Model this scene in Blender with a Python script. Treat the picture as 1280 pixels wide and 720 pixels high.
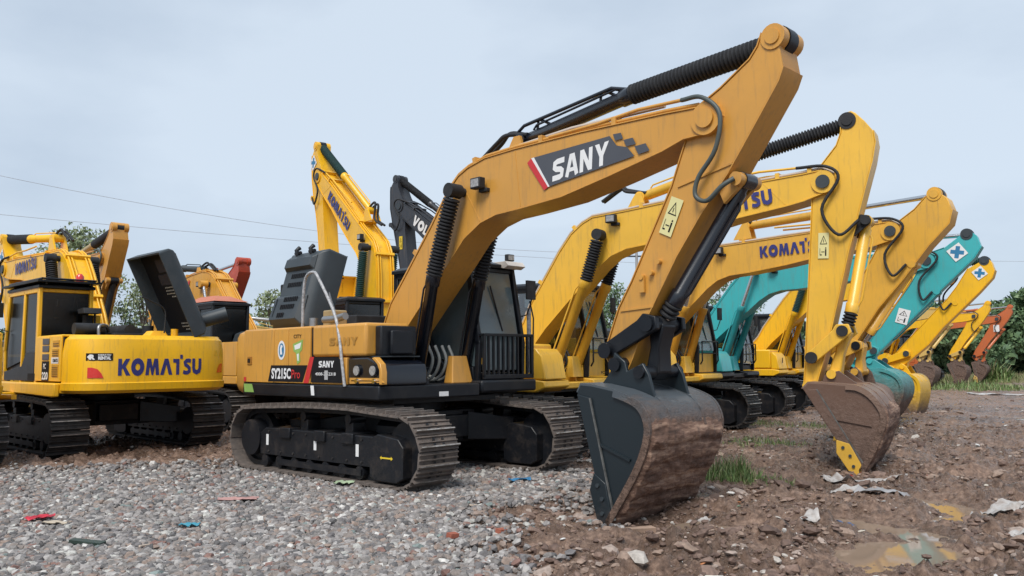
import bpy, math, random
import numpy as np
from mathutils import Matrix, Vector
from mathutils.geometry import tessellate_polygon
random.seed(7); rng = np.random.default_rng(7)
sc = bpy.context.scene
for o in list(bpy.data.objects): bpy.data.objects.remove(o)
C = sc.collection

# ------------------------------------------------------------ camera
CAMH = 1.53; PITCH = .0857; ROLL = .0076
cd = bpy.data.cameras.new('camera'); cam = bpy.data.objects.new('camera', cd); C.objects.link(cam)
cd.lens = 36*1057.1/1280; cd.sensor_width = 36; cd.clip_start = .1; cd.clip_end = 6000
f_ = Vector((0, math.cos(PITCH), math.sin(PITCH))); r_ = Vector((1, 0, 0)); u_ = r_.cross(f_)
X_ = r_*math.cos(ROLL) - u_*math.sin(ROLL); Y_ = u_*math.cos(ROLL) + r_*math.sin(ROLL)
M_ = Matrix((X_, Y_, -f_)).transposed().to_4x4(); M_.translation = (0, 0, CAMH)
cam.matrix_world = M_; sc.camera = cam
sc.render.resolution_x = 1024; sc.render.resolution_y = 576

# ------------------------------------------------------------ sky and sun (overcast)
SUN_EL, SUN_AZ = 52, 200          # azimuth clockwise from +Y
w = bpy.data.worlds.new('World'); sc.world = w; w.use_nodes = True
nt = w.node_tree; nt.nodes.clear()
def N(nt, t, **k):
    n = nt.nodes.new(t)
    for a, b in k.items(): setattr(n, a, b)
    return n
out = N(nt, 'ShaderNodeOutputWorld'); bg = N(nt, 'ShaderNodeBackground'); bg.inputs[1].default_value = .1
sky = N(nt, 'ShaderNodeTexSky', sky_type='NISHITA', sun_disc=False)
sky.sun_elevation = math.radians(SUN_EL); sky.sun_rotation = math.radians(SUN_AZ)
tc = N(nt, 'ShaderNodeTexCoord'); mp = N(nt, 'ShaderNodeMapping'); mp.inputs['Scale'].default_value = (1, 1, 2.3)
nz = N(nt, 'ShaderNodeTexNoise'); nz.inputs['Scale'].default_value = 1.7; nz.inputs['Detail'].default_value = 7; nz.inputs['Roughness'].default_value = .5
rp = N(nt, 'ShaderNodeValToRGB'); rp.color_ramp.elements[0].position = .36; rp.color_ramp.elements[1].position = .62
rp.color_ramp.elements[0].color = (2.75, 3.35, 4.15, 1); rp.color_ramp.elements[1].color = (4.1, 4.7, 5.4, 1)
mx = N(nt, 'ShaderNodeMix', data_type='RGBA'); mx.inputs[0].default_value = .93
L = nt.links.new
L(tc.outputs['Generated'], mp.inputs[0]); L(mp.outputs[0], nz.inputs[0]); L(nz.outputs[0], rp.inputs[0])
L(sky.outputs[0], mx.inputs[6]); L(rp.outputs[0], mx.inputs[7]); L(mx.outputs[2], bg.inputs[0]); L(bg.outputs[0], out.inputs[0])
sd = bpy.data.lights.new('sun', 'SUN'); sd.energy = 2.0; sd.angle = math.radians(25); sd.color = (1, .96, .9)
so = bpy.data.objects.new('sun', sd); C.objects.link(so)
az, el = math.radians(SUN_AZ), math.radians(SUN_EL)
sv = Vector((math.sin(az)*math.cos(el), math.cos(az)*math.cos(el), math.sin(el)))
so.rotation_euler = sv.to_track_quat('Z', 'Y').to_euler(); so.location = sv*50
sc.view_settings.view_transform = 'Standard'; sc.view_settings.look = 'None'
sc.view_settings.exposure = 0.74; sc.view_settings.gamma = 1

# ------------------------------------------------------------ materials
MATS = {}
def mat(name, col, rough=.5, metal=0, coat=0, var=.12, nscale=3, bump=0, bscale=60, dirt=0, dirtcol=(.16, .10, .07), dscale=2.5, dlo=.5, dhi=.7, spec=.5):
    if name in MATS: return MATS[name]
    m = bpy.data.materials.new(name); m.use_nodes = True; t = m.node_tree; b = t.nodes['Principled BSDF']
    l = t.links.new
    tc = N(t, 'ShaderNodeTexCoord')
    nz = N(t, 'ShaderNodeTexNoise'); nz.inputs['Scale'].default_value = nscale; nz.inputs['Detail'].default_value = 6
    l(tc.outputs['Object'], nz.inputs[0])
    mr = N(t, 'ShaderNodeMapRange'); mr.inputs[1].default_value = .3; mr.inputs[2].default_value = .7
    mr.inputs[3].default_value = 1-var; mr.inputs[4].default_value = 1+var
    l(nz.outputs[0], mr.inputs[0])
    mul = N(t, 'ShaderNodeVectorMath', operation='SCALE'); mul.inputs[0].default_value = col
    l(mr.outputs[0], mul.inputs[3]); cur = mul.outputs[0]
    b.inputs['Roughness'].default_value = rough; b.inputs['Metallic'].default_value = metal
    b.inputs['Coat Weight'].default_value = coat; b.inputs['Coat Roughness'].default_value = .15
    b.inputs['Specular IOR Level'].default_value = spec
    if dirt:
        n2 = N(t, 'ShaderNodeTexNoise'); n2.inputs['Scale'].default_value = dscale; n2.inputs['Detail'].default_value = 10; n2.inputs['Roughness'].default_value = .7
        l(tc.outputs['Object'], n2.inputs[0])
        m2 = N(t, 'ShaderNodeMapRange'); m2.inputs[1].default_value = dlo; m2.inputs[2].default_value = dhi
        m2.inputs[3].default_value = 0; m2.inputs[4].default_value = dirt
        l(n2.outputs[0], m2.inputs[0])
        mx = N(t, 'ShaderNodeMix', data_type='RGBA'); mx.inputs[7].default_value = (*dirtcol, 1)
        l(m2.outputs[0], mx.inputs[0]); l(cur, mx.inputs[6]); cur = mx.outputs[2]
        m3 = N(t, 'ShaderNodeMapRange'); m3.inputs[3].default_value = rough; m3.inputs[4].default_value = .9
        m3.inputs[1].default_value = 0; m3.inputs[2].default_value = 1
        l(m2.outputs[0], m3.inputs[0]); l(m3.outputs[0], b.inputs['Roughness'])
    l(cur, b.inputs['Base Color'])
    if bump:
        n3 = N(t, 'ShaderNodeTexNoise'); n3.inputs['Scale'].default_value = bscale; n3.inputs['Detail'].default_value = 6
        l(tc.outputs['Object'], n3.inputs[0]); bp = N(t, 'ShaderNodeBump'); bp.inputs['Strength'].default_value = bump; bp.inputs['Distance'].default_value = .01
        l(n3.outputs[0], bp.inputs['Height']); l(bp.outputs[0], b.inputs['Normal'])
    MATS[name] = m; return m
def paint(name, col, dirt=.35, **k):
    m = mat(name, col, rough=.40, coat=.18, var=.06, nscale=1.3, bump=.06, bscale=9, dirt=dirt, dirtcol=tuple(c*.5+.03 for c in col), dscale=1.8, dlo=.5, dhi=.85, **k)
    t = m.node_tree; l = t.links.new; b = t.nodes['Principled BSDF']; src = b.inputs['Base Color'].links[0].from_socket
    tc = N(t, 'ShaderNodeTexCoord'); mp = N(t, 'ShaderNodeMapping'); mp.inputs['Scale'].default_value = (9, 9, .9); l(tc.outputs['Object'], mp.inputs[0])
    n = N(t, 'ShaderNodeTexNoise'); n.inputs['Scale'].default_value = 2.2; n.inputs['Detail'].default_value = 6; n.inputs['Roughness'].default_value = .65; l(mp.outputs[0], n.inputs[0])
    r = N(t, 'ShaderNodeMapRange'); r.inputs[1].default_value = .52; r.inputs[2].default_value = .75; r.inputs[4].default_value = .38; l(n.outputs[0], r.inputs[0])
    x = N(t, 'ShaderNodeMix', data_type='RGBA'); x.inputs[7].default_value = (.17, .12, .075, 1); l(r.outputs[0], x.inputs[0]); l(src, x.inputs[6])
    n2 = N(t, 'ShaderNodeTexNoise'); n2.inputs['Scale'].default_value = 26; n2.inputs['Detail'].default_value = 8; n2.inputs['Roughness'].default_value = .8; l(tc.outputs['Object'], n2.inputs[0])
    r2 = N(t, 'ShaderNodeMapRange'); r2.inputs[1].default_value = .68; r2.inputs[2].default_value = .72; r2.inputs[4].default_value = .7; l(n2.outputs[0], r2.inputs[0])
    y = N(t, 'ShaderNodeMix', data_type='RGBA'); y.inputs[7].default_value = (.10, .07, .05, 1); l(r2.outputs[0], y.inputs[0]); l(x.outputs[2], y.inputs[6]); l(y.outputs[2], b.inputs['Base Color']); return m
P_SANY = paint('sany_paint', (.60, .295, .052)); P_KOM = paint('komatsu_paint', (.86, .47, .012)); P_KOM1 = paint('komatsu_paint_faded', (.80, .46, .045))
P_KOM2 = paint('komatsu_paint_dull', (.72, .39, .05))
P_TEAL = paint('teal_paint', (.045, .40, .42)); P_ORNG = paint('orange_paint', (.52, .13, .04), .5); P_RED = paint('red_paint', (.45, .06, .025), .5)
P_QYEL = paint('ochre_paint', (.66, .33, .04)); P_TAN = paint('tan_paint', (.60, .40, .12), .5); P_VOL = paint('grey_paint', (.028, .031, .039))
M_BLK = mat('black_paint', (.006, .008, .012), .42, coat=.05, spec=.35, dirt=.25, dirtcol=(.06, .055, .05), bump=.05)
M_NAVY = mat('black_gloss', (.006, .008, .014), .25, coat=.35, var=.1)
M_SLATE = mat('slate_plastic', (.032, .042, .050), .5, bump=.1, bscale=200, dirt=.25, dirtcol=(.1, .1, .1))
M_EDGE = mat('worn_edge_highlight', (.14, .14, .135), .45, metal=.3, var=.4, nscale=12)
M_RUB = mat('rubber', (.013, .014, .017), .7, bump=.2, dirt=.3, dirtcol=(.08, .08, .08), dscale=8)
M_GRUB = mat('green_rubber', (.012, .05, .045), .6, dirt=.3, dirtcol=(.08, .08, .08))
M_STEEL = mat('bare_steel', (.35, .35, .35), .35, metal=.8)
M_CHROME = mat('chrome_rod', (.6, .6, .6), .12, metal=1, var=.02)
M_SHOE = mat('track_steel', (.095, .083, .077), .5, metal=.2, bump=.5, bscale=30, dirt=.85, dirtcol=(.20, .16, .135), dscale=5, dlo=.38, dhi=.62)
M_WORN = mat('worn_grouser', (.42, .40, .38), .4, metal=.3, var=.3, nscale=8, dirt=.8, dirtcol=(.08, .065, .055), dscale=6, dlo=.45, dhi=.6)
M_SHOE2 = mat('track_steel_dark', (.03, .029, .03), .5, metal=.3, bump=.4, bscale=30, dirt=.6, dirtcol=(.085, .072, .065), dscale=5, dlo=.42, dhi=.7)
M_GREASE = mat('undercarriage_black', (.009, .010, .013), .42, bump=.25, spec=.4, dirt=.5, dirtcol=(.085, .065, .052), dscale=4.5, dlo=.5, dhi=.78)
M_WHITE = mat('white_print', (.75, .75, .75), .5, var=.03)
M_REDP = mat('red_print', (.55, .03, .035), .4, var=.03)
M_GREYP = mat('grey_print', (.07, .075, .09), .45, var=.05)
M_BLUEP = mat('blue_print', (.03, .035, .17), .45, var=.08)
M_LBLUE = mat('light_blue_print', (.03, .18, .35), .45, var=.05)
M_CREAM = mat('cream_decal', (.72, .66, .32), .5, var=.04)
M_YELP = mat('yellow_print', (.7, .5, .03), .5)
M_BLKP = mat('black_print', (.010, .010, .012), .6, var=.05, spec=.2)
M_GRNP = mat('green_print', (.25, .42, .10), .5)
M_LAMP = mat('lamp_lens', (.3, .3, .3), .1, var=.3, nscale=40)
M_REDL = mat('tail_light_red', (.65, .03, .02), .2, coat=.5)
M_PIPEW = mat('wrapped_pipe', (.36, .36, .37), .3, var=.4, nscale=25, bump=.6, bscale=60)
M_PINK = mat('embossed_grey', (.3, .18, .05), .5)
def mud_bucket(name, base, zmud, soft=.25, mud=(.15, .095, .07), amt=1.):
    """steel with dried mud caked on: mask from object-space height along the shell plus noise"""
    if name in MATS: return MATS[name]
    m = bpy.data.materials.new(name); m.use_nodes = True; t = m.node_tree; b = t.nodes['Principled BSDF']; l = t.links.new
    tc = N(t, 'ShaderNodeTexCoord'); sp = N(t, 'ShaderNodeSeparateXYZ'); l(tc.outputs['Object'], sp.inputs[0])
    n1 = N(t, 'ShaderNodeTexNoise'); n1.inputs['Scale'].default_value = 3; n1.inputs['Detail'].default_value = 10; n1.inputs['Roughness'].default_value = .75
    mpn = N(t, 'ShaderNodeMapping'); mpn.inputs['Scale'].default_value = (1, .35, 1); l(tc.outputs['Object'], mpn.inputs[0]); l(mpn.outputs[0], n1.inputs[0])
    a = N(t, 'ShaderNodeMath', operation='MULTIPLY_ADD'); a.inputs[1].default_value = .9; a.inputs[2].default_value = -.45
    l(n1.outputs[0], a.inputs[0])
    s = N(t, 'ShaderNodeMath', operation='SUBTRACT'); l(sp.outputs[2], s.inputs[0]); l(a.outputs[0], s.inputs[1])
    mr = N(t, 'ShaderNodeMapRange'); mr.inputs[1].default_value = zmud-soft; mr.inputs[2].default_value = zmud+soft
    mr.inputs[3].default_value = amt; mr.inputs[4].default_value = 0; l(s.outputs[0], mr.inputs[0])
    n2 = N(t, 'ShaderNodeTexNoise'); n2.inputs['Scale'].default_value = 14; n2.inputs['Detail'].default_value = 8; n2.inputs['Roughness'].default_value = .7; l(tc.outputs['Object'], n2.inputs[0])
    r = N(t, 'ShaderNodeValToRGB'); r.color_ramp.elements[0].position = .3; r.color_ramp.elements[1].position = .72
    r.color_ramp.elements[0].color = (mud[0]*.35, mud[1]*.33, mud[2]*.33, 1); r.color_ramp.elements[1].color = (mud[0]*1.6, mud[1]*1.6, mud[2]*1.6, 1); l(n2.outputs[0], r.inputs[0])
    mx = N(t, 'ShaderNodeMix', data_type='RGBA'); mx.inputs[6].default_value = (*base, 1); l(mr.outputs[0], mx.inputs[0]); l(r.outputs[0], mx.inputs[7])
    l(mx.outputs[2], b.inputs['Base Color'])
    rr = N(t, 'ShaderNodeMapRange'); rr.inputs[3].default_value = .38; rr.inputs[4].default_value = .85; l(mr.outputs[0], rr.inputs[0]); l(rr.outputs[0], b.inputs['Roughness'])
    bp = N(t, 'ShaderNodeBump'); bp.inputs['Distance'].default_value = .05
    mm = N(t, 'ShaderNodeMath', operation='MULTIPLY'); l(n2.outputs[0], mm.inputs[0]); l(mr.outputs[0], mm.inputs[1])
    l(mm.outputs[0], bp.inputs['Height']); bp.inputs['Strength'].default_value = 1; l(bp.outputs[0], b.inputs['Normal'])
    MATS[name] = m; return m
MB_SIDE = mud_bucket('bucket_side_steel', (.012, .019, .024), -.30, .35, amt=.5)
MB_SHELL = mud_bucket('bucket_shell_muddy', (.075, .088, .10), .96, .16)
MB_K1S = mud_bucket('bucket_rusty_side', (.135, .078, .055), .4, .7, mud=(.13, .085, .065))
MB_K1 = mud_bucket('bucket_rusty_shell', (.21, .135, .10), .8, .3)
MB_TEAL = mud_bucket('bucket_teal', (.05, .30, .31), .9, .35)
MB_YEL = mud_bucket('bucket_yellow', (.72, .42, .02), .35, .3)
MB_BRN = mud_bucket('bucket_brown', (.09, .06, .05), 1.2, .8)
def glass(name, tint, refl=.12):
    m = bpy.data.materials.new(name); m.use_nodes = True; t = m.node_tree; t.nodes.clear(); l = t.links.new
    o = N(t, 'ShaderNodeOutputMaterial'); mx = N(t, 'ShaderNodeMixShader'); tr = N(t, 'ShaderNodeBsdfTransparent'); tr.inputs[0].default_value = (*tint, 1)
    g = N(t, 'ShaderNodeBsdfGlossy'); g.inputs['Roughness'].default_value = .22; g.inputs[0].default_value = (.9, .93, .95, 1)
    fr = N(t, 'ShaderNodeLayerWeight'); fr.inputs[0].default_value = .25; pw = N(t, 'ShaderNodeMath', operation='POWER'); pw.inputs[1].default_value = 3; l(fr.outputs['Facing'], pw.inputs[0])
    ad = N(t, 'ShaderNodeMath', operation='ADD', use_clamp=True); ad.inputs[1].default_value = refl
    l(pw.outputs[0], ad.inputs[0]); l(ad.outputs[0], mx.inputs[0]); l(tr.outputs[0], mx.inputs[1]); l(g.outputs[0], mx.inputs[2]); l(mx.outputs[0], o.inputs[0])
    MATS[name] = m; return m
G_LIGHT = glass('cab_glass', (.30, .34, .34), .24); G_SANY = mat('cab_glass_hazy', (.09, .12, .13), .09, coat=.5, var=.12, nscale=1.5, dirt=.4, dirtcol=(.16, .19, .19), dscale=2); G_DARK = glass('cab_glass_dark', (.05, .055, .06), .07)

# ------------------------------------------------------------ mesh helpers
class MB:
    def __init__(s): s.v = []; s.f = []; s.sm = []
    def add(s, vs, fs, smooth=False):
        n = len(s.v); s.v += [tuple(p) for p in vs]; s.f += [tuple(i+n for i in f) for f in fs]; s.sm += [smooth]*len(fs); return s
    def box(s, x0, x1, y0, y1, z0, z1):
        return s.add([(x0,y0,z0),(x1,y0,z0),(x1,y1,z0),(x0,y1,z0),(x0,y0,z1),(x1,y0,z1),(x1,y1,z1),(x0,y1,z1)],
                     [(3,2,1,0),(4,5,6,7),(0,1,5,4),(1,2,6,5),(2,3,7,6),(3,0,4,7)])
    def prism(s, poly, y0, y1):            # poly in xz, extruded along y
        n = len(poly); vs = [(p[0], y0, p[1]) for p in poly]+[(p[0], y1, p[1]) for p in poly]
        return s.add(vs, [tuple(range(n)), tuple(range(2*n-1, n-1, -1))]+[(i, i+n, (i+1) % n+n, (i+1) % n) for i in range(n)])
    def plan(s, poly, z0, z1):             # poly in xy, extruded along z
        n = len(poly); vs = [(p[0], p[1], z0) for p in poly]+[(p[0], p[1], z1) for p in poly]
        return s.add(vs, [tuple(range(n-1, -1, -1)), tuple(range(n, 2*n))]+[(i, (i+1) % n, (i+1) % n+n, i+n) for i in range(n)])
    def loft(s, rings, cap=True, smooth=False):
        n = len(rings[0]); vs = [p for r in rings for p in r]; fs = []
        for k in range(len(rings)-1):
            for i in range(n): fs.append((k*n+i, k*n+(i+1) % n, (k+1)*n+(i+1) % n, (k+1)*n+i))
        s.add(vs, fs, smooth)
        if cap: s.add(rings[0], [tuple(range(n-1, -1, -1))]); s.add(rings[-1], [tuple(range(n))])
        return s
    def tube(s, path, r, n=10, cap=True, smooth=True):
        P = [Vector(p) for p in path]; R = r if isinstance(r, (list, tuple)) else [r]*len(P)
        up = None; rings = []
        for i, p in enumerate(P):
            d = (P[min(i+1, len(P)-1)]-P[max(i-1, 0)]).normalized()
            if up is None:
                up = Vector((0, 0, 1)) if abs(d.z) < .9 else Vector((1, 0, 0))
            a = d.cross(up).normalized(); up = a.cross(d).normalized()
            rings.append([p+R[i]*(a*math.cos(t)+up*math.sin(t)) for t in [2*math.pi*k/n+math.pi/n for k in range(n)]])
        return s.loft(rings, cap, smooth)
    def cyl(s, a, b, r, n=18): return s.tube([a, b], r, n)
    def bellows(s, a, b, r, pitch=.045, n=18):
        a, b = Vector(a), Vector(b); k = max(3, int((b-a).length/pitch)); path = []; R = []
        for i in range(k):
            path += [a.lerp(b, (i+.02)/k), a.lerp(b, (i+.35)/k), a.lerp(b, (i+.65)/k)]; R += [r*.72, r, r]
        path.append(b); R.append(r*.72)
        # slight sag irregularity
        return s.tube(path, R, n, smooth=False)
    def shellband(s, poly, y0, y1, t, closed=True):    # rim plate following a polygon, thickness t outward
        op = offset(poly, t); n = len(poly); vs = []; fs = []
        for q in (poly, op):
            vs += [(p[0], y0, p[1]) for p in q]+[(p[0], y1, p[1]) for p in q]
        rng_ = range(n if closed else n-1)
        for i in rng_:
            j = (i+1) % n
            fs += [(2*n+i, 2*n+j, 3*n+j, 3*n+i), (i, j, 2*n+j, 2*n+i), (n+j, n+i, 3*n+i, 3*n+j), (j, i, n+i, n+j)]
        if not closed:
            fs += [(0, 2*n, 3*n, n), (n-1, 2*n-1, 4*n-1, 3*n-1)]
        return s.add(vs, fs)
    def mesh(s, name, m):
        me = bpy.data.meshes.new(name); me.from_pydata(s.v, [], s.f)
        for mm in (m if isinstance(m, (list, tuple)) else [m]): me.materials.append(mm)
        me.polygons.foreach_set('use_smooth', s.sm if any(s.sm) else [True]*len(s.sm)); me.update(); 
        import bmesh
        bm = bmesh.new(); bm.from_mesh(me); bmesh.ops.recalc_face_normals(bm, faces=bm.faces)
        ng = [f for f in bm.faces if len(f.verts) > 4]
        if ng: bmesh.ops.triangulate(bm, faces=ng)
        bm.to_mesh(me); bm.free()
        if not any(s.sm): me.set_sharp_from_angle(angle=math.radians(33))
        return me
    def obj(s, name, m, parent=None, bevel=0, seg=2, rot=0):
        o = bpy.data.objects.new(name, s.mesh(name, m)); C.objects.link(o); o.parent = parent
        if rot: o.rotation_euler.z = rot
        if bevel:
            b = o.modifiers.new('bevel', 'BEVEL'); b.width = bevel; b.segments = seg; b.limit_method = 'ANGLE'; b.angle_limit = math.radians(38); b.use_clamp_overlap = True
        return o
def area(p): return sum(p[i][0]*p[(i+1) % len(p)][1]-p[(i+1) % len(p)][0]*p[i][1] for i in range(len(p)))/2
def offset(poly, t):
    sgn = 1 if area(poly) > 0 else -1; n = len(poly); o = []
    for i in range(n):
        a, b, c = Vector(poly[i-1]), Vector(poly[i]), Vector(poly[(i+1) % n])
        d1 = (b-a).normalized() if (b-a).length > 1e-6 else Vector((1, 0)); d2 = (c-b).normalized() if (c-b).length > 1e-6 else d1
        n1 = Vector((d1.y, -d1.x))*sgn; n2 = Vector((d2.y, -d2.x))*sgn; m = n1+n2
        if m.length < 1e-4: m = n1
        m.normalize(); k = t/max(.5, m.dot(n1)); o.append((b.x+m.x*k, b.y+m.y*k))
    return o
def tag(o, label=None, cat=None, group=None, kind=None):
    if label: o['label'] = label
    if cat: o['category'] = cat
    if group: o['group'] = group
    if kind: o['kind'] = kind
    return o
def empty(name, loc, rz=0):
    o = bpy.data.objects.new(name, None); C.objects.link(o); o.location = loc; o.rotation_euler.z = rz; o.empty_display_size = .3; return o
def frm(a, b):      # 2-D frame origin a, x axis to b -> function mapping local to absolute
    a, b = Vector(a), Vector(b); d = (b-a).normalized(); n = Vector((-d.y, d.x)); return lambda p: tuple(a+d*p[0]+n*p[1])
def inv(a, b):
    a, b = Vector(a), Vector(b); d = (b-a).normalized(); n = Vector((-d.y, d.x)); return lambda p: ((Vector(p)-a).dot(d), (Vector(p)-a).dot(n))
def circ(c, r, n=12, a0=0, a1=2*math.pi): return [(c[0]+r*math.cos(a0+(a1-a0)*i/n), c[1]+r*math.sin(a0+(a1-a0)*i/n)) for i in range(n)]

# ------------------------------------------------------------ lettering (2-D glyph outlines, unit height)
def ribbon(path, w):
    P = [Vector(p) for p in path]; L_, R_ = [], []
    for i, p in enumerate(P):
        d1 = (p-P[i-1]).normalized() if i else (P[1]-p).normalized(); d2 = (P[i+1]-p).normalized() if i < len(P)-1 else d1
        n1 = Vector((-d1.y, d1.x)); n2 = Vector((-d2.y, d2.x)); m = (n1+n2).normalized(); k = w/2/max(.45, m.dot(n1)); L_.append(tuple(p+m*k)); R_.append(tuple(p-m*k))
    return [[L_[i], R_[i], R_[i+1], L_[i+1]] for i in range(len(P)-1)]
def ell(cx, cy, rx, ry, n, a0=0, a1=360): return [(cx+rx*math.cos(math.radians(a0+(a1-a0)*i/n)), cy+ry*math.sin(math.radians(a0+(a1-a0)*i/n))) for i in range(n+1)]
def ring(cx, cy, rx, ry, ix, iy, n=24):
    o, i = ell(cx, cy, rx, ry, n), ell(cx, cy, ix, iy, n); return [[o[k], o[k+1], i[k+1], i[k]] for k in range(n)]
GK = {
 'K': (.98, [[(0,0),(.29,0),(.29,.36),(.36,.44),(.64,0),(1.0,0),(.6,.53),(.95,1),(.6,1),(.29,.6),(.29,1),(0,1)]]),
 'O': (1.12, ring(.54, .5, .55, .53, .2, .2)),
 'M': (1.2, [[(0,0),(.29,0),(.36,.55),(.53,0),(.68,0),(.83,.55),(.9,0),(1.2,0),(1.06,1),(.74,1),(.6,.5),(.46,1),(.14,1)]]),
 'A': (1.06, [[(0,0),(.38,1),(.7,1),(1.08,0),(.76,0),(.54,.64),(.32,0)]]),
 'T': (.80, [[(0,.75),(.28,.75),(.28,0),(.56,0),(.56,.98),(0,.98)], [(.62,.98),(.62,1.24),(.86,1.24),(.86,.98)]]),
 'S': (.80, ribbon([(.74,.84),(.55,.88),(.35,.87),(.2,.76),(.24,.62),(.45,.52),(.62,.4),(.62,.22),(.45,.12),(.25,.12),(.05,.18)], .24)),
 'U': (.92, ribbon([(.14,1),(.14,.42),(.2,.22),(.44,.13),(.68,.22),(.74,.42),(.74,1)], .27))}
GS = {
 'S': (.92, ribbon([(.9,.86),(.35,.86),(.17,.8),(.15,.62),(.3,.52),(.62,.47),(.75,.38),(.72,.18),(.58,.13),(.02,.13)], .25)),
 'A': (1.02, ribbon([(.13,0),(.4,.88),(.58,.88),(.88,0)], .25)+[[(.33,.2),(.68,.2),(.62,.38),(.38,.38)]]),
 'N': (1.0, [[(0,0),(.26,0),(.26,.58),(.62,0),(.9,0),(.9,1),(.64,1),(.64,.42),(.28,1),(0,1)]]),
 'Y': (.98, [[(0,1),(.3,1),(.48,.64),(.68,1),(.98,1),(.61,.42),(.61,0),(.34,0),(.34,.42)]])}
GV = {'V': (1.0, [[(.36,0),(.64,0),(1,1),(.7,1),(.5,.4),(.3,1),(0,1)]]), 'O': GK['O'], 'L': (.7, [[(0,0),(.66,0),(.66,.25),(.28,.25),(.28,1),(0,1)]])}
def word(txt, G, gap=.07, slant=0):
    x = 0; polys = []
    for ch in txt:
        w_, ps = G[ch]; polys += [[(p[0]+x+slant*p[1], p[1]) for p in q] for q in ps]; x += w_+gap
    return polys, x-gap
def font_polys(txt, bold=.0):
    cu = bpy.data.curves.new('t', 'FONT'); cu.body = txt; cu.offset = bold; cu.resolution_u = 3
    o = bpy.data.objects.new('t', cu); C.objects.link(o); dg = bpy.context.evaluated_depsgraph_get(); dg.update()
    me = o.evaluated_get(dg).to_mesh(); vs = [tuple(v.co[:2]) for v in me.vertices]; ps = [[vs[i] for i in p.vertices] for p in me.polygons]
    o.evaluated_get(dg).to_mesh_clear(); bpy.data.objects.remove(o); bpy.data.curves.remove(cu)
    xs = [v[0] for v in vs]; ys = [v[1] for v in vs]; h = max(ys)-min(ys); mx, my = min(xs), min(ys)
    return [[((p[0]-mx)/h, (p[1]-my)/h) for p in q] for q in ps], (max(xs)-mx)/h
def sheet(name, polys, o, xd, yd, m, parent, lift=.003, sx=1, sy=1):
    """flat print: polys in 2-D placed with origin o and directions xd,yd (3-D, local); lifted along the normal"""
    o, xd, yd = Vector(o), Vector(xd).normalized(), Vector(yd).normalized(); nrm = xd.cross(yd).normalized(); mb = MB()
    for q in polys:
        mb.add([o+xd*p[0]*sx+yd*p[1]*sy+nrm*lift for p in q], [tuple(range(len(q)))])
    return mb.obj(name, m, parent)
def text(name, txt, o, xd, yd, h, width, m, parent, G=None, bold=.03, lift=.006, slant=0):
    polys, wd = word(txt, G, slant=slant) if G else font_polys(txt, bold)
    return sheet(name, polys, o, xd, yd, m, parent, lift, width/wd, h)
RECT = lambda w_, h_: [[(0,0),(w_,0),(w_,h_),(0,h_)]]

# ------------------------------------------------------------ canonical boom / stick / bucket outlines (metres, machine side plane)
FT = (.15, 1.75)
TIP0, ST0, BP0, KT0 = (5.25, 3.94), (5.97, 4.60), (4.10, 1.47), (4.23, -.16)
BOOM_S = [(.0,1.62),(-.16,1.72),(-.19,1.86),(.06,2.35),(.41,2.74),(.96,3.36),(1.20,3.66),(1.39,3.86),(1.50,3.95),(1.69,4.03),(2.01,4.10),(2.54,4.12),(3.62,4.12),(4.76,4.09),(5.15,4.07),(5.28,4.09),(5.38,4.04),(5.41,3.94),(5.36,3.84),(5.23,3.80),(4.97,3.79),(4.71,3.71),(3.99,3.56),(3.3,3.43),(2.63,3.38),(2.21,3.36),(1.92,3.29),(1.61,3.12),(1.29,2.81),(.86,2.42),(.36,1.95),(.28,1.66)]
BOOM_K = [(.0,1.62),(-.16,1.72),(.05,1.98),(.23,2.2),(.38,2.51),(.97,3.41),(1.2,3.7),(1.41,3.86),(1.6,3.95),(2.22,4.0),(2.91,4.07),(4.48,4.23),(5.08,4.27),(5.36,4.30),(5.50,4.22),(5.53,4.13),(5.49,4.03),(5.37,3.97),(5.09,3.88),(4.84,3.83),(4.11,3.72),(3.42,3.57),(2.62,3.43),(2.21,3.38),(1.93,3.28),(1.69,3.1),(1.43,2.84),(1.15,2.58),(.65,2.08),(.38,1.75),(.28,1.62)]
STICK_S = [(6.06,4.66),(6.0,4.72),(5.92,4.71),(5.85,4.65),(5.81,4.55),(5.72,4.44),(5.39,4.23),(5.15,4.11),(5.06,3.95),(4.98,3.79),(4.79,3.33),(4.25,2.37),(4.07,2.09),(3.86,1.6),(3.98,1.43),(4.04,1.37),(4.14,1.37),(4.24,1.55),(4.42,1.95),(4.82,2.59),(5.12,2.99),(5.44,3.36),(5.72,3.75),(6.01,4.16),(6.06,4.28),(6.03,4.48)]
STICK_K1 = [(5.86,5.11),(5.80,5.15),(5.72,5.13),(5.66,5.07),(5.65,4.85),(5.58,4.66),(5.27,4.29),(5.21,3.91),(5.14,2.99),(5.0,1.2),(4.98,1.10),(5.04,1.03),(5.12,1.06),(5.18,1.2),(5.37,1.83),(5.52,2.43),(5.69,3.11),(5.78,3.4),(5.95,4.0),(6.06,4.38),(6.11,4.64),(6.09,4.81),(5.98,4.97)]
STICK_K2 = [(6.30,4.46),(6.25,4.52),(6.15,4.50),(6.08,4.41),(5.88,4.2),(5.6,4.01),(5.36,3.92),(5.2,3.53),(4.91,3.03),(4.46,1.95),(4.28,1.42),(4.34,1.26),(4.44,1.27),(4.53,1.42),(4.74,1.82),(5.18,2.45),(5.62,2.94),(6.08,3.52),(6.44,3.89),(6.5,4.12),(6.43,4.34)]
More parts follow.
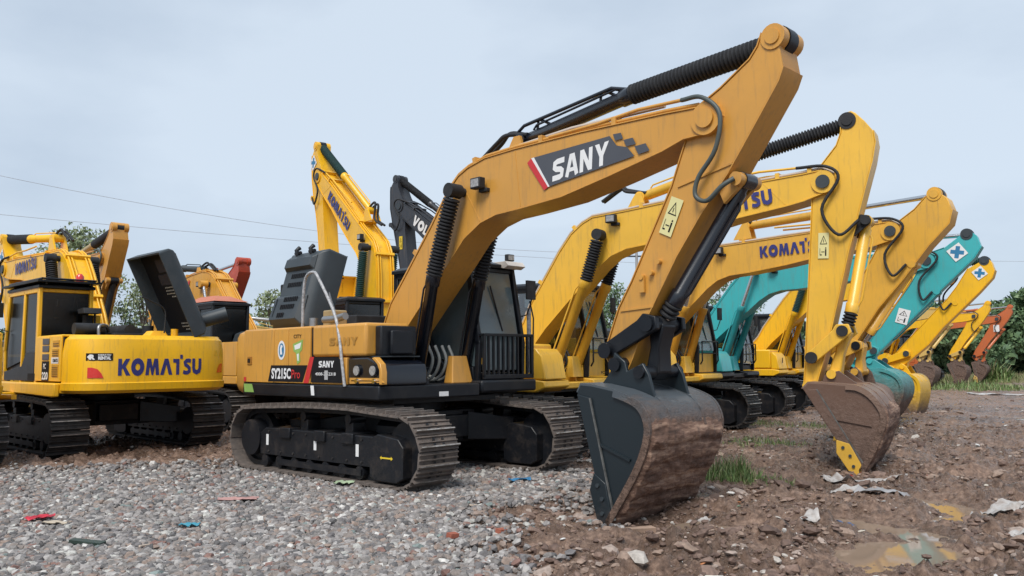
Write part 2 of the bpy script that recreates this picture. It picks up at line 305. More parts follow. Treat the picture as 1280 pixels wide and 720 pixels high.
STICK_K3 = [(6.62,4.30),(6.54,4.36),(6.43,4.25),(6.07,3.98),(5.74,3.88),(5.56,3.56),(5.36,3.22),(4.34,1.8),(3.95,1.39),(3.93,1.27),(4.01,1.22),(4.23,1.33),(4.7,1.76),(6.0,3.08),(6.66,3.72),(6.8,3.95),(6.73,4.2)]
STICK_K4 = [(6.66,4.20),(6.56,4.24),(6.45,4.09),(6.17,3.94),(5.88,3.47),(5.62,3.13),(4.49,1.94),(3.97,1.35),(3.96,1.2),(4.05,1.12),(4.26,1.19),(5.08,1.88),(5.47,2.35),(6.41,3.29),(6.74,3.66),(6.8,3.85),(6.74,4.08)]
# bucket outline: mouth corner, top plate, curved back, lip
BUCK = [(3.86,1.19),(3.90,1.26),(4.05,1.25),(4.35,1.20),(4.62,1.11),(4.73,1.0),(4.77,.85),(4.73,.66),(4.63,.44),(4.43,.13),(4.23,-.16)]
BUCK_K1 = [(5.08,1.1),(5.15,1.17),(5.4,1.16),(5.65,1.14),(5.81,1.12),(5.97,1.02),(6.1,.84),(6.13,.69),(6.09,.54),(5.96,.23),(5.79,-.07)]
IB = inv(BP0, KT0); ISt = inv(TIP0, BP0); IBm = inv(FT, TIP0)
CB = [IB(p) for p in BUCK]; CS = [ISt(p) for p in STICK_S]; CBm = [IBm(p) for p in BOOM_S]
CK = [inv(FT, (5.38, 4.13))(p) for p in BOOM_K]

def stick_from(tip, st, bp):
    f1 = frm(tip, bp); s_ = (Vector(bp)-Vector(tip)).length/ (Vector(BP0)-Vector(TIP0)).length
    a0 = math.atan2(*reversed(ISt(ST0))); q = inv(tip, bp)(st); a1 = math.atan2(q[1], q[0]); d = a1-a0; d = (d+math.pi) % (2*math.pi)-math.pi
    k = math.hypot(*q)/math.hypot(*ISt(ST0)); o = []
    for p in CS:
        if p[0] < -.25:
            x, y = p; p = ((x*math.cos(d)-y*math.sin(d))*k, (x*math.sin(d)+y*math.cos(d))*k)
        else: p = (p[0]*s_, p[1])
        o.append(f1(p))
    return o

SHOES = {}
def shoe_mesh(m):
    if m.name in SHOES: return SHOES[m.name]
    p = [(-.098,-.012),(-.098,.012),(-.072,.016),(-.066,.060),(-.050,.060),(-.044,.014),(-.004,.014),(0,.032),(.012,.032),(.016,.014),(.058,.014),(.062,.032),(.072,.032),(.078,.014),(.088,.006),(.088,-.012)]
    mb = MB(); n = len(p); mb.prism(p, -.3, .3)
    for bx in (-.028, .036):
        for by in (-.07, .07): mb.box(bx-.014, bx+.014, by-.022, by+.022, .0, .026)
    me = mb.mesh('track_shoe', [m, M_WORN, M_GREASE])
    for q in me.polygons:
        if all(me.vertices[i].co.z > .05 for i in q.vertices): q.material_index = 1
        elif abs(q.center.z-.026) < .001 and abs(abs(q.center.y)-.07) < .01: q.material_index = 2
    SHOES[m.name] = me; return me
def track_path(Rr=.40):
    A = .40; xs = 1.66; zc = .47; pts = []
    for i in range(13): a = -math.pi/2+math.pi*i/12; pts.append((xs+A*math.cos(a), zc+A*math.sin(a)))        # front idler
    for x, z in ((1.2,.895),(.7,.925),(.2,.93),(-.4,.925),(-.9,.905),(-1.3,.89)): pts.append((x, z))
    for i in range(13): a = math.pi/2+math.pi*i/12; pts.append((-xs+A*math.cos(a), zc+A*math.sin(a)))
    return pts
TP = track_path()
def resample(P, n):
    P = [Vector(p) for p in P]+[Vector(P[0])]; d = [0]
    for i in range(1, len(P)): d.append(d[-1]+(P[i]-P[i-1]).length)
    o = []; j = 0
    for k in range(n):
        t = d[-1]*k/n
        while d[j+1] < t: j += 1
        a = (t-d[j])/(d[j+1]-d[j]); o.append((P[j].lerp(P[j+1], a), (P[j+1]-P[j]).normalized()))
    return o, d[-1]
_, TL = resample(TP, 10); NSH = int(TL/.19)
def undercarriage(root, tr, lod, shoe_m, decals=False):
    # lower frame with slew ring and X legs
    mb = MB(); mb.box(-.85, .85, -.62, .62, .42, .86); mb.box(-1.0, 1.0, -.35, .35, .5, .8)
    for s in (-1, 1):
        for q in (-1, 1):
            mb.loft([[(q*.15, s*.4, .45), (q*.95, s*.4, .45), (q*.95, s*.4, .84), (q*.15, s*.4, .84)], [(q*.75, s*1.05, .42), (q*1.2, s*1.05, .42), (q*1.2, s*1.05, .72), (q*.75, s*1.05, .72)]])
    mb.obj('lower_frame', M_GREASE, root, .012 if lod < 2 else 0, rot=tr)
    MB().cyl((0, 0, .84), (0, 0, 1.06), .62, 40).obj('slewing_ring', M_GREASE, root, rot=tr)
    for s in (-1, 1):
        yc = s*1.19
        mb = MB()   # side beam: sloping upper face, step brackets, front tension guard
        lo, hi = (yc-.2, yc+.2)
        mb.prism([(-1.42,.25),(-1.42,.55),(-1.3,.62),(1.25,.62),(1.25,.25)], lo, hi)
        mb.prism([(1.1,.14),(1.1,.60),(1.25,.66),(1.62,.62),(1.72,.52),(1.72,.16),(1.6,.1),(1.2,.1)], yc-.235, yc+.235)
        for x in (-.75, .05, .65): mb.box(x-.14, x+.1, yc-.235, yc+.235, .50, .64)
        for x in (-.5, .5): mb.box(x-.08, x+.08, yc-.1, yc+.1, .6, .76)
        fr = mb.obj('track_frame', M_GREASE, root, .012 if lod < 2 else 0, rot=tr)
        if lod < 2:
            MB().cyl((1.66, yc-.1, .47), (1.66, yc+.1, .47), .355, 28).obj('idler_wheel', M_GREASE, fr, .01)
            mb = MB().cyl((-1.66, yc-.22, .47), (-1.66, yc+.22, .47), .25, 28); mb.cyl((-1.66, yc-.05, .47), (-1.66, yc+.05, .47), .35, 28)
            mb.obj('drive_sprocket', M_GREASE, fr, .015)
            for k in range(8): MB().cyl((-1.32+.36*k, yc-.19, .165), (-1.32+.36*k, yc+.19, .165), .085, 14).obj('track_roller', M_GREASE, fr)
            for x in (-.5, .5): MB().cyl((x, yc-.12, .80), (x, yc+.12, .80), .065, 14).obj('carrier_roller', M_GREASE, fr)
        else:
            mb = MB().cyl((1.66, yc-.15, .47), (1.66, yc+.15, .47), .35, 16); mb.cyl((-1.66, yc-.15, .47), (-1.66, yc+.15, .47), .35, 16); mb.obj('drive_wheels', M_GREASE, fr)
        if decals and s < 0:
            yo = yc-.2
            for x in (-1.27, -.12):
                sheet('label_strip', RECT(.06, .15), (x, yo-.001, .38), (1,0,0), (0,0,1), M_WHITE, fr)
            sheet('label_strip', RECT(.06, .15), (.78, yo-.001, .36), (1,0,0), (0,0,1), M_WHITE, fr)
            ar = [[(0,.5),(.12,1),(.12,.68),(.85,.68),(.85,1),(1,.5),(.85,0),(.85,.32),(.12,.32),(.12,0)]]
            sheet('yellow_arrow', ar, (1.30, yc-.236, .36), (1,0,0), (0,0,1), M_YELP, fr, sx=.24, sy=.05)
        if lod < 2:
            MB().box(-.95, .9, yc-.215, yc-.195, .13, .21).obj('roller_guard', M_GREASE, fr); MB().box(-.95, .9, yc+.195, yc+.215, .13, .21).obj('roller_guard', M_GREASE, fr)
            mb = MB()
            for kx in range(9): mb.cyl((-1.2+.3*kx, yc-.215, .57), (-1.2+.3*kx, yc+.215, .57), .016, 6); mb.cyl((-1.2+.3*kx, yc-.215, .30), (-1.2+.3*kx, yc+.215, .30), .016, 6)
            mb.obj('bolts', M_SHOE2, fr)['kind'] = 'stuff'
        ch = MB().shellband(TP, yc-.11, yc+.11, -.07).obj('crawler_track', M_GREASE, root, rot=tr)
        S_, _l = resample(offset(TP, .012), NSH)
        if lod < 2:
            me = shoe_mesh(shoe_m)
            for p, d in S_:
                o = bpy.data.objects.new('track_shoe', me); C.objects.link(o); o.parent = ch
                ang = math.atan2(-d.y, d.x)     # path runs backwards over the top: outward normal away from centre
                o.location = (p.x, yc, p.y); o.rotation_euler = (0, ang, 0)
                o.rotation_euler = Matrix(((d.x, 0, d.y), (0, 1, 0), (d.y, 0, -d.x))).transposed().to_euler()
                dj = random.uniform(-.02, .02); o.rotation_euler.y += dj
        else:
            mb = MB()
            for p, d in S_:
                nrm = Vector((d.y, -d.x)); q = [(a, b) for a, b in ((-.095,-.01),(-.095,.012),(-.06,.045),(-.04,.012),(.0,.04),(.02,.012),(.085,.012),(.085,-.01))]
                mb.prism([tuple(p+d*a+nrm*b) for a, b in q], yc-.3, yc+.3)
            mb.obj('track_shoes', shoe_m, ch)['kind'] = 'stuff'

def link_hose(name, pts, r, m, parent):
    # smooth hose through points (Catmull-Rom)
    P = [Vector(p) for p in pts]; P = [P[0]*2-P[1]]+P+[P[-1]*2-P[-2]]; path = []
    for i in range(1, len(P)-2):
        for k in range(6):
            t = k/6; a, b, c, d = P[i-1:i+3]
            path.append(.5*((2*b)+(c-a)*t+(2*a-5*b+4*c-d)*t*t+(3*b-a-3*c+d)*t**3))
    path.append(P[-2]); return MB().tube(path, r, 8).obj(name, m, parent)

def cyl_set(root, name, foot, neck, pin, y, rb, body, rod, bel, belr=None, pipe=True, lod=1, wear=0):
    f3 = (foot[0], y, foot[1]); n3 = (neck[0], y, neck[1]); p3 = (pin[0], y, pin[1])
    F, Nn, Pp = Vector(f3), Vector(n3), Vector(p3); d = (Nn-F).normalized(); n_ = 20 if lod < 2 else 10
    mb = MB().tube([F, F+d*.1, F+d*.12, Nn-d*.14, Nn-d*.13, Nn], [rb*.8, rb*.8, rb, rb, rb*1.18, rb*1.18], n_); mb.cyl((foot[0], y-.1, foot[1]), (foot[0], y+.1, foot[1]), rb*1.05, 16)
    c = mb.obj(name, body, root)
    MB().cyl(Nn, Pp, rb*.55, 14).obj('cylinder_rod', rod, c)
    if bel: MB().bellows(Nn, Pp-(Pp-Nn).normalized()*.1, belr or rb*1.25).obj('rubber_bellows', bel, c)
    mb = MB().cyl((pin[0], y-.1, pin[1]), (pin[0], y+.1, pin[1]), rb*1.15, 18); mb.obj('rod_eye', body if not bel else M_RUB, c)
    if pipe and lod < 2:
        o = Vector((d.z, 0, -d.x))*(-rb*1.5) + Vector((0, -.03, 0))
        MB().tube([F+d*.2+o*.7, F+d*.26+o, Nn-d*.2+o, Nn-d*.08+o*.6], .014, 8).obj('oil_pipe', body, c)
    return c

def quad_beams(mb, segs, y, t):
    for (a, b, w_) in segs:
        a, b = Vector(a), Vector(b); d = (b-a).normalized(); n = Vector((-d.y, d.x))*w_/2; a2, b2 = a-d*w_*.35, b+d*w_*.35
        mb.prism([tuple(a2+n), tuple(b2+n), tuple(b2-n), tuple(a2-n)], y-t/2, y+t/2)

def cab(root, frame_m, base_m, roof_m, style, lod, glassm=G_LIGHT, rearglass=None):
    y0, y1 = .43, 1.34
    # side outline
    zb = 1.24; sill = 1.72 if style == 'komatsu' else 1.40
    mb = MB()
    for y in (y0+.03, y1-.03):
        segs = [((-.72,zb),(-.72,2.84),.10),((1.10,zb+.02),(1.13,1.78),.09),((1.13,1.78),(.93,2.82),.09),((-.72,2.84),(.93,2.84),.11),((.10,zb),(.02,2.82),.075)]
        quad_beams(mb, segs, y, .06 if y < 1 else .065)
    mb.box(-.72, .95, y0, y1, 2.80, 2.865)
    mb.box(-.77, -.68, y0+.055, y1-.055, zb, 1.70)
    fr = mb.obj('cab_frame', frame_m, root, .012 if lod < 2 else 0)
    b = MB(); b.box(-.70, 1.09, y0+.065, y1-.065, zb, sill-.06 if style == 'komatsu' else 1.36)
    b.prism([(-.66,zb),(-.66,1.6),(.0,1.6),(.12,1.45),(1.04,1.45),(1.06,zb)], y0-.004, y0+.03)
    b.prism([(-.66,zb),(-.66,1.75),(-.2,1.75),(.05,1.5),(1.04,1.40),(1.06,zb)], y1-.03, y1+.004)
    b.obj('cab_base', base_m, fr, .01 if lod < 2 else 0)
    # windows
    g = glassm; rg = rearglass or g
    fx = lambda z: 1.145 if z < 1.78 else 1.145-(z-1.78)*.192
    MB().add([(fx(sill)-.01, y0+.09, sill), (fx(sill)-.01, y1-.09, sill), (fx(1.78)-.01, y1-.09, 1.78), (fx(1.78)-.01, y0+.09, 1.78),
              (fx(2.8)-.01, y1-.09, 2.8), (fx(2.8)-.01, y0+.09, 2.8)], [(0,1,2,3),(3,2,4,5)]).obj('windscreen', g, fr)
    for y in (y0+.03, y1-.03):
        for (a, c) in ((-.66, -.0), (.12, 1.06)):
            MB().add([(a, y, 1.6), (c, y, 1.6 if a < 0 else 1.45), (c if a < 0 else c+.02, y, 1.8), (c+.02 if a < 0 else .9, y, 2.79), (a if a < 0 else a-.06, y, 2.79)], [(0,1,2,3,4)]).obj('side_window', rg if lod < 1 or rearglass else g, fr)
    MB().add([(-.72, y0+.07, 1.7), (-.72, y1-.07, 1.7), (-.72, y1-.07, 2.79), (-.72, y0+.07, 2.79)], [(0,1,2,3)]).obj('rear_window', rg, fr)
    rf = MB(); rf.loft([[(-.80,y0-.02,2.87),(.99,y0-.02,2.87),(.99,y1+.02,2.87),(-.80,y1+.02,2.87)], [(-.80,y0-.02,2.92),(1.0,y0-.02,2.92),(1.0,y1+.02,2.92),(-.80,y1+.02,2.92)], [(-.70,y0+.06,2.965),(.85,y0+.06,2.965),(.85,y1-.06,2.965),(-.70,y1-.06,2.965)]])
    ro = rf.obj('cab_roof', roof_m, fr, .01 if lod < 2 else 0)
    if lod < 2:
        # seat and console
        s = MB(); s.box(-.35, .15, .68, 1.1, 1.45, 1.68); s.prism([(-.38,1.6),(-.28,1.6),(-.42,2.35),(-.52,2.35)], .69, 1.09); s.prism([(-.45,2.38),(-.38,2.38),(-.42,2.56),(-.50,2.56)], .78, 1.0)
        s.obj('driver_seat', M_RUB, fr, .03)
        s = MB(); s.box(-.2, .3, .5, .64, 1.4, 1.85); s.box(-.2, .3, 1.14, 1.26, 1.4, 1.85); s.box(.88, .98, .5, .56, 1.4, 2.1); s.obj('control_console', M_RUB, fr, .02)
        MB().tube([(fx(2.1)+.02, .95, 1.95), (fx(2.6)+.02, .80, 2.6)], .012, 6).obj('wiper', M_RUB, fr)
        # mirrors on bent arms
        mb = MB().tube([(.95, y1, 2.15), (1.12, y1+.1, 2.2), (1.2, y1+.12, 2.42)], .012, 6); mb.box(1.17, 1.21, y1+.02, y1+.20, 2.42, 2.70); mb.obj('mirror', M_RUB, fr, .008)
        # work lamps on the roof
        for y in ((y0+.2, y1-.18) if style != 'sany' else (y1-.1,)):
            mb = MB().box(.93, 1.0, y-.07, y+.07, 2.99, 3.09); mb.box(.95, .98, y-.02, y+.02, 2.9, 3.0); q = mb.obj('work_lamp', M_RUB, ro, .01)
            MB().box(.998, 1.008, y-.055, y+.055, 3.005, 3.075).obj('lamp_lens', M_LAMP, q)
    if style == 'sany':
        gd = MB(); xg = 1.24
        gd.box(xg-.02, xg+.02, .44, .48, 1.30, 1.90); gd.box(xg-.02, xg+.02, 1.38, 1.43, 1.30, 1.90)
        gd.box(xg-.02, xg+.02, .44, 1.43, 1.87, 1.91); gd.box(xg-.02, xg+.02, .44, 1.43, 1.28, 1.34)
        gd.box(1.08, xg-.02, .44, .48, 1.87, 1.91); gd.box(1.08, xg-.02, 1.39, 1.43, 1.87, 1.91)
        q = gd.obj('front_guard', M_BLK, fr, .006)
        for k in range(9): MB().box(xg-.014, xg+.014, .545+.095*k-.014, .545+.095*k+.014, 1.335, 1.875).obj('guard_bar', M_BLK, q)
        gd = MB(); gd.box(.98, 1.30, .36, 1.44, 1.10, 1.265); gd.obj('cab_bumper', M_BLK, fr, .03)
        mb = MB().tube([(1.22, 1.45, 1.45), (1.22, 1.47, 2.15), (1.15, 1.47, 2.4)], .012, 6); mb.obj('handrail', M_BLK, fr)
        MB().tube([(1.1, 1.5, 1.35), (1.1, 1.5, 2.3)], .035, 8).obj('wrapped_handrail', M_PIPEW, fr)
        mb = MB(); mb.prism([(.78,2.97),(1.08,2.97),(1.14,2.90),(1.05,2.86),(.78,2.93)], y1-.3, y1+.06); mb.obj('sun_visor', mat('visor_white', (.6,.55,.5), .5), ro, .006)
    elif lod < 2:
        mb = MB(); mb.tube([(1.17, y0+.08, 1.42), (1.22, y0+.08, 1.5), (1.22, y0+.08, 1.92), (1.22, y1-.08, 1.92), (1.22, y1-.08, 1.5), (1.17, y1-.08, 1.42)], .016, 8); mb.tube([(1.22, y0+.08, 1.66), (1.22, y1-.08, 1.66)], .012, 8)
        mb.obj('front_rail', M_BLK, fr)
        mb = MB(); mb.tube([(1.04, y1+.05, 1.45), (1.10, y1+.08, 1.5), (1.06, y1+.08, 2.05), (1.0, y1+.04, 2.1)], .014, 8); mb.obj('handrail', M_BLK, fr)
    return fr

def cw_plan(ins=0, n=22, half=1.36, xr=.72, x0=-2.05):
    p = []
    for i in range(n+1):
        y = math.sin(math.pi*(i/n-.5)); a = (1-abs(y)**4.5)**(1/2.2) if abs(y) < 1 else 0
        p.append((x0-(xr-ins)*a, -y*(half-ins)))
    return p
def counterweight(root, m, style, lod):
    P = lambda i, z: [(x, y, z) for x, y in cw_plan(i)]
    if style == 'komatsu':
        rings = [P(.09, 1.05), P(.0, 1.10), P(-.012, 1.215), P(.012, 1.225), P(.015, 1.72), P(.05, 1.93), P(.12, 2.0)]
    else:
        rings = [P(.12, 1.05), P(.03, 1.12), P(.0, 1.2), P(.0, 1.9), P(.03, 1.97), P(.10, 2.01)]
    rings = [r+[(-2.055, r[-1][1], r[0][2]), (-2.055, r[0][1], r[0][2])] for r in rings]
    c = MB().loft(rings).obj('counterweight', m, root, .01 if lod < 2 else 0)
    return c
def cwx(y, ins=.015): a = (1-abs(y/(1.36-ins))**4.5)**(1/2.2); return -2.05-(.72-ins)*a

def boom_geo(root, S, poly, lod, w_=.235):
    B = MB().prism(poly, -w_, w_); 
    b = B.obj('boom', S['paint'], root, .006 if lod < 2 else 0)
    k = len(poly)
    MB().shellband(poly, -w_-.014, w_+.014, .014).obj('boom_flange', S['paint'], b, .003 if lod < 1 else 0)
    for i in (8, 11):
        a, c = Vector(poly[i]), min((Vector(p) for p in poly[16:]), key=lambda q: (q-Vector(poly[i])).length); n = (c-a).normalized()*.02; d = Vector((-n.y, n.x))*.35
        MB().prism([tuple(a+n-d), tuple(c-n-d), tuple(c-n+d), tuple(a+n+d)], -w_-.004, w_+.004).obj('weld_seam', S['paint'], b)
    return b

def excavator(S):
    lod = S['lod']; root = empty(S.get('name', 'crawler_excavator'), (S['x'], S['y'], S.get('z', 0)), S['th'])
    tag(root, S['label'], 'excavator', S['group'])
    style = S['style']; body = S['body']; bp_ = S['paint']; tr = S.get('tth', S['th'])-S['th']
    bev = .012 if lod < 2 else 0
    undercarriage(root, tr, lod, S.get('shoe', M_SHOE2), S.get('decals', False))
    # ---- revolving deck
    skirt = S.get('skirt', body); mb = MB()
    if style == 'sany': mb.box(-2.06, 1.32, -1.37, .3, 1.06, 1.235); mb.box(-2.06, .98, .3, 1.37, 1.06, 1.235)
    else:
        for (ya, yb) in ((-1.37, -.52), (.42, 1.37)):
            mb.prism([(-2.05,1.05),(-2.05,1.22),(1.05,1.22),(1.26,1.20),(1.28,1.1),(1.1,1.02)], ya, yb)
        mb.box(-2.05, 1.2, -.52, .42, 1.05, 1.16)
    mb.obj('deck', skirt, root, .02 if lod < 2 else 0)
    if lod < 2: MB().box(-1.6, 1.0, -.9, .9, .99, 1.055).obj('deck_underframe', M_GREASE, root)
    cw = counterweight(root, S.get('cwm', body), style, lod)
    # ---- engine bay walls and side doors (right), tank, tool box
    mb = MB(); mb.box(-2.045, -.22, -1.335, -1.30, 1.24, 1.97); mb.box(-2.045, -.80, 1.30, 1.335, 1.24, 1.97); mb.box(-2.045, -.22, -1.30, 1.30, 1.24, 1.80 if S.get('open') else 1.96)
    mb.obj('engine_bay', M_BLK if S.get('open') else body, root, bev)
    for a, b in ((-2.045, -1.18), (-1.165, -.79), (-.775, -.225)):
        d = MB().prism([(a,1.245),(b,1.245),(b,1.97),(b,2.0),(a,2.0)], -1.37, -1.337); d.obj('side_door', body, root, .008)
    for a, b in ((-2.045, -1.45), (-1.435, -.80)):
        d = MB().box(a, b, 1.337, 1.37, 1.245, 1.99).obj('side_door', body, root, .008)
    mb = MB(); mb.box(-2.05, -.24, -1.36, -.62, 1.975, 2.015) if S.get('open') else mb.box(-2.05, -.24, -1.36, .35, 1.965, 2.015)
    if S.get('open'): mb.box(-2.05, -.82, .95, 1.36, 1.975, 2.015)
    mb.obj('top_cover', body, root, .02)
    tk = MB().box(-.20, 1.02, -1.355, -.66, 1.24 if style != 'sany' else 1.60, 2.02 if style == 'sany' else 1.80).obj('fuel_tank', body, root, .04 if lod < 2 else 0, 3)
    if style == 'sany' and lod < 2: MB().box(-.22, .62, -1.36, -.66, 1.24, 1.585).obj('tank_base', body, root, .01)
    tb = MB()
    if style == 'sany': tb.prism([(.635,1.24),(.635,1.58),(1.05,1.585),(1.30,1.50),(1.33,1.42),(1.33,1.24)], -1.35, -.62)
    else: tb.prism([(1.03,1.22),(1.03,1.72),(1.1,1.72),(1.2,1.6),(1.27,1.22)], -1.34, -.62)
    tb = tb.obj('tool_box', M_NAVY if style == 'sany' else body, root, .02 if lod < 2 else 0)
    # ---- boom foot brackets, valves, swing motor
    mb = MB()
    for y in (-.31, .31): mb.prism([(-.45,1.16),(-.1,1.9),(.25,1.95),(.4,1.6),(.95,1.3),(1.0,1.1)], y-.03, y+.03)
    mb.cyl((.15, -.34, 1.75), (.15, .34, 1.75), .08)
    mb.obj('boom_bracket', M_BLK if style in ('sany', 'teal') else body, root, bev)
    mb = MB(); mb.box(-.65, -.2, -.6, .38, 1.2, 1.75); mb.cyl((-.75, -.1, 1.2), (-.75, -.1, 1.7), .2); mb.box(.0, .5, -.22, .22, 1.2, 1.45)
    mb.obj('valve_block', M_BLK, root, bev)
    if lod < 2:
        for k in range(4):
            y = -.22+.12*k; link_hose('hydraulic_hose', [(.5, y-.05, 1.33), (.72, y-.05, 1.27), (.86, y, 1.36), (.93, y+.02, 1.55), (.84, y+.02, 1.74)], .021, mat('hose_grey', (.22, .23, .22), .5) if style == 'sany' else M_RUB, root)
        mb = MB(); mb.loft([[(.9,.02,1.24),(1.08,.02,1.24),(1.08,.40,1.24),(.9,.40,1.24)], [(.92,.08,1.60),(1.02,.08,1.60),(1.02,.34,1.60),(.92,.34,1.60)]]); mb.obj('step_box', body, root, .015)
    # ---- engine, hood
    if S.get('open'):
        mb = MB(); mb.box(-1.95, -1.05, -.5, .5, 1.8, 2.06); mb.cyl((-1.9, .2, 2.1), (-1.0, .2, 2.1), .11); mb.cyl((-1.3, -.35, 2.0), (-1.3, -.35, 2.22), .1); mb.box(-1.7, -1.2, .5, .9, 1.8, 2.12)
        mb.cyl((-1.8, .62, 2.12), (-1.8, 1.1, 2.12), .1); mb.box(-.75, -.35, -.55, .3, 1.8, 2.2)
        mb.obj('engine', M_RUB, root, .02)
        link_hose('engine_pipe', [(-1.95, .75, 2.0), (-1.93, .74, 2.16), (-1.85, .6, 2.18), (-1.7, .5, 2.1)], .03, M_STEEL, root)
    else:
        mb = MB(); mb.loft([[(-2.0,-.85,2.0),(-.75,-.85,2.0),(-.75,.85,2.0),(-2.0,.85,2.0)], [(-1.96,-.8,2.2),(-.8,-.8,2.2),(-.8,.8,2.2),(-1.96,.8,2.2)], [(-1.85,-.7,2.26),(-.9,-.7,2.26),(-.9,.7,2.26),(-1.85,.7,2.26)]]); h = mb.obj('engine_hood', S.get('hoodm', M_SLATE), root, bev)
        MB().tube([(-1.2, -.55, 2.2), (-1.2, -.55, 2.42), (-1.25, -.6, 2.5)], .05, 12).obj('exhaust_pipe', M_STEEL, root)
    cf = cab(root, S.get('cabm', M_BLK), S.get('cabbase', body), S.get('roofm', M_BLK), style, lod, S.get('glass', G_LIGHT), S.get('rglass'))
    # ---- boom
    tip, st, bp, kt = S['tip'], S['st'], S['bp'], S['kt']
    fB = frm(FT, tip); kB = (Vector(tip)-Vector(FT)).length/(Vector(TIP0)-Vector(FT)).length; MBt = lambda p: fB(tuple(c*kB for c in IBm(p)))
    kK = (Vector(tip)-Vector(FT)).length/math.hypot(5.23, 2.38); MKt = lambda q: fB(tuple(c*kK for c in q))
    bpoly = [MBt(p) for p in BOOM_S] if style == 'sany' else [MKt(q) for q in CK]
    boom = boom_geo(root, S, bpoly, lod)
    fS = frm(tip, bp); kS = (Vector(bp)-Vector(tip)).length/(Vector(BP0)-Vector(TIP0)).length
    MSt = lambda p: fS((ISt(p)[0]*kS, ISt(p)[1]))
    bcp = S.get('bcp') or MBt((1.58, 3.70)); bcf = S.get('bcf', (.84, 1.18)); t_ = S.get('neckt', .58); bcn = S.get('bcn') or tuple(Vector(bcf).lerp(Vector(bcp), t_))
    acf = S.get('acf') or MBt((2.45, 4.27)); acn = S.get('acn') or tuple(Vector(acf).lerp(Vector(st), .52))
    MB().cyl((tip[0], -.29, tip[1]), (tip[0], .29, tip[1]), .1, 20).obj('boom_tip_pin', M_SLATE if style != 'sany' else bp_, boom)
    MB().cyl((bcp[0], -.50, bcp[1]), (bcp[0], .50, bcp[1]), .06, 16).obj('cylinder_pin', M_RUB, boom)
    mb = MB(); br_ = [(acf[0]-.26, acf[1]-.28), (acf[0]-.10, acf[1]-.02), (acf[0]-.05, acf[1]+.05), (acf[0]+.05, acf[1]+.05), (acf[0]+.08, acf[1]-.04), (acf[0]+.13, acf[1]-.28)]; mb.prism(br_, -.14, -.10); mb.prism(br_, .10, .14); mb.obj('cylinder_bracket', bp_, boom)
    cylm = S.get('cylm', bp_); bel = S.get('bel'); rod = S.get('rod', M_CHROME)
    for s in (-1, 1): cyl_set(root, 'boom_cylinder', bcf, bcn, bcp, s*.41, .082, cylm, rod, bel, .112, lod=lod)
    cyl_set(root, 'arm_cylinder', acf, acn, st, 0, .085, S.get('acylm', cylm), rod, S.get('abel', bel), .115, lod=lod)
    # ---- pipes along the boom's back and clamps
    top = bpoly[3:15]
    if lod < 3:
        for k, y in enumerate((-.20, -.13, .13, .20) if lod < 2 else (-.17, .17)):
            off = offset(bpoly, .045+.012*(k % 2)); path = [(p[0], y, p[1]) for p in off[2:14 if k % 2 else 15]]
            MB().tube(path, .022 if k == 0 else .017, 6).obj('boom_pipe', mat('pale_pipe', (.5,.42,.35), .4) if k == 0 and style == 'komatsu' and S['group'] == ROW1 else bp_, boom)
        off = offset(bpoly, .01)
        for i in (4, 6, 9, 11, 12):
            p = off[i]; q = off[i+1]; c = Vector(p).lerp(Vector(q), .4); d = (Vector(q)-Vector(p)).normalized(); n = Vector((-d.y, d.x))
            MB().prism([tuple(c-d*.03), tuple(c+d*.03), tuple(c+d*.03+n*.085), tuple(c-d*.03+n*.085)], -.24, .24).obj('pipe_clamp', bp_, boom) if lod < 2 else None
        # hose loops between boom top and arm cylinder
        a = MBt((1.9, 4.12)); b = acf
        for k, y in enumerate((-.06, .02)): link_hose('hose', [(a[0]-.2, y, a[1]-.0), (a[0]+.15, y, a[1]+.2), (b[0]-.25, y, b[1]+.12+.04*k), (b[0]+.12, y, b[1]+.06)], .028, M_RUB, boom)
    # work lamp on boom
    sd_ = S.get('lampside', -1)
    lp = MBt((1.98, 3.76)); mb = MB().box(lp[0]-.09, lp[0]+.09, sd_*.34-.05, sd_*.34+.05, lp[1]-.06, lp[1]+.08); mb.box(lp[0]-.03, lp[0]+.12, min(sd_*.3, sd_*.235), max(sd_*.3, sd_*.235), lp[1]-.1, lp[1]-.05)
    lo_ = mb.obj('work_lamp', M_RUB, boom, .01); MB().box(lp[0]-.07, lp[0]+.07, sd_*.392-.004, sd_*.392+.004, lp[1]-.04, lp[1]+.06).obj('lamp_lens', M_LAMP, lo_)
    # ---- stick
    sp = S.get('stick') or stick_from(tip, st, bp); ws = .185
    stk = MB().prism(sp, -ws, ws).obj('stick', S.get('stickm', bp_), root, .012 if lod < 2 else 0)
    MB().shellband(sp[3:-1], -ws-.012, ws+.012, .012, closed=False).obj('stick_flange', S.get('stickm', bp_), stk)
    # black drum for the shade in the gap between the top ears; pin heads
    mb = MB().cyl((st[0], -ws-.03, st[1]), (st[0], ws+.03, st[1]), .075, 18); [mb.cyl((st[0], q*.09, st[1]), (st[0], q*(ws+.015), st[1]), .125, 20) for q in (-1, 1)]; mb.obj('arm_pin', S.get('pinm', S.get('stickm', bp_)), stk)
    e0 = Vector(st); dd = (Vector(st)-Vector(tip)).normalized(); nn_ = Vector((dd.y, -dd.x))
    if lod < 2:
        MB().cyl((st[0], -.08, st[1]), (st[0], .08, st[1]), .135, 20).obj('slot_shade', M_BLK, stk)
        tt = tip; MB().cyl((tt[0], -.262, tt[1]), (tt[0], .262, tt[1]), .17, 24).obj('boom_boss', S.get('stickm', bp_), stk)
    # ---- bucket linkage
    arm = S.get('armpin') or MSt((3.98, 1.66)); rodp = S.get('rodpin') or MSt((4.50, 1.90)); bct = S.get('bct') or MSt((5.55, 3.31))
    fK = frm(bp, kt); kK_ = S.get('bscale', 1.0); kl = S.get('kl', (.02, .36))
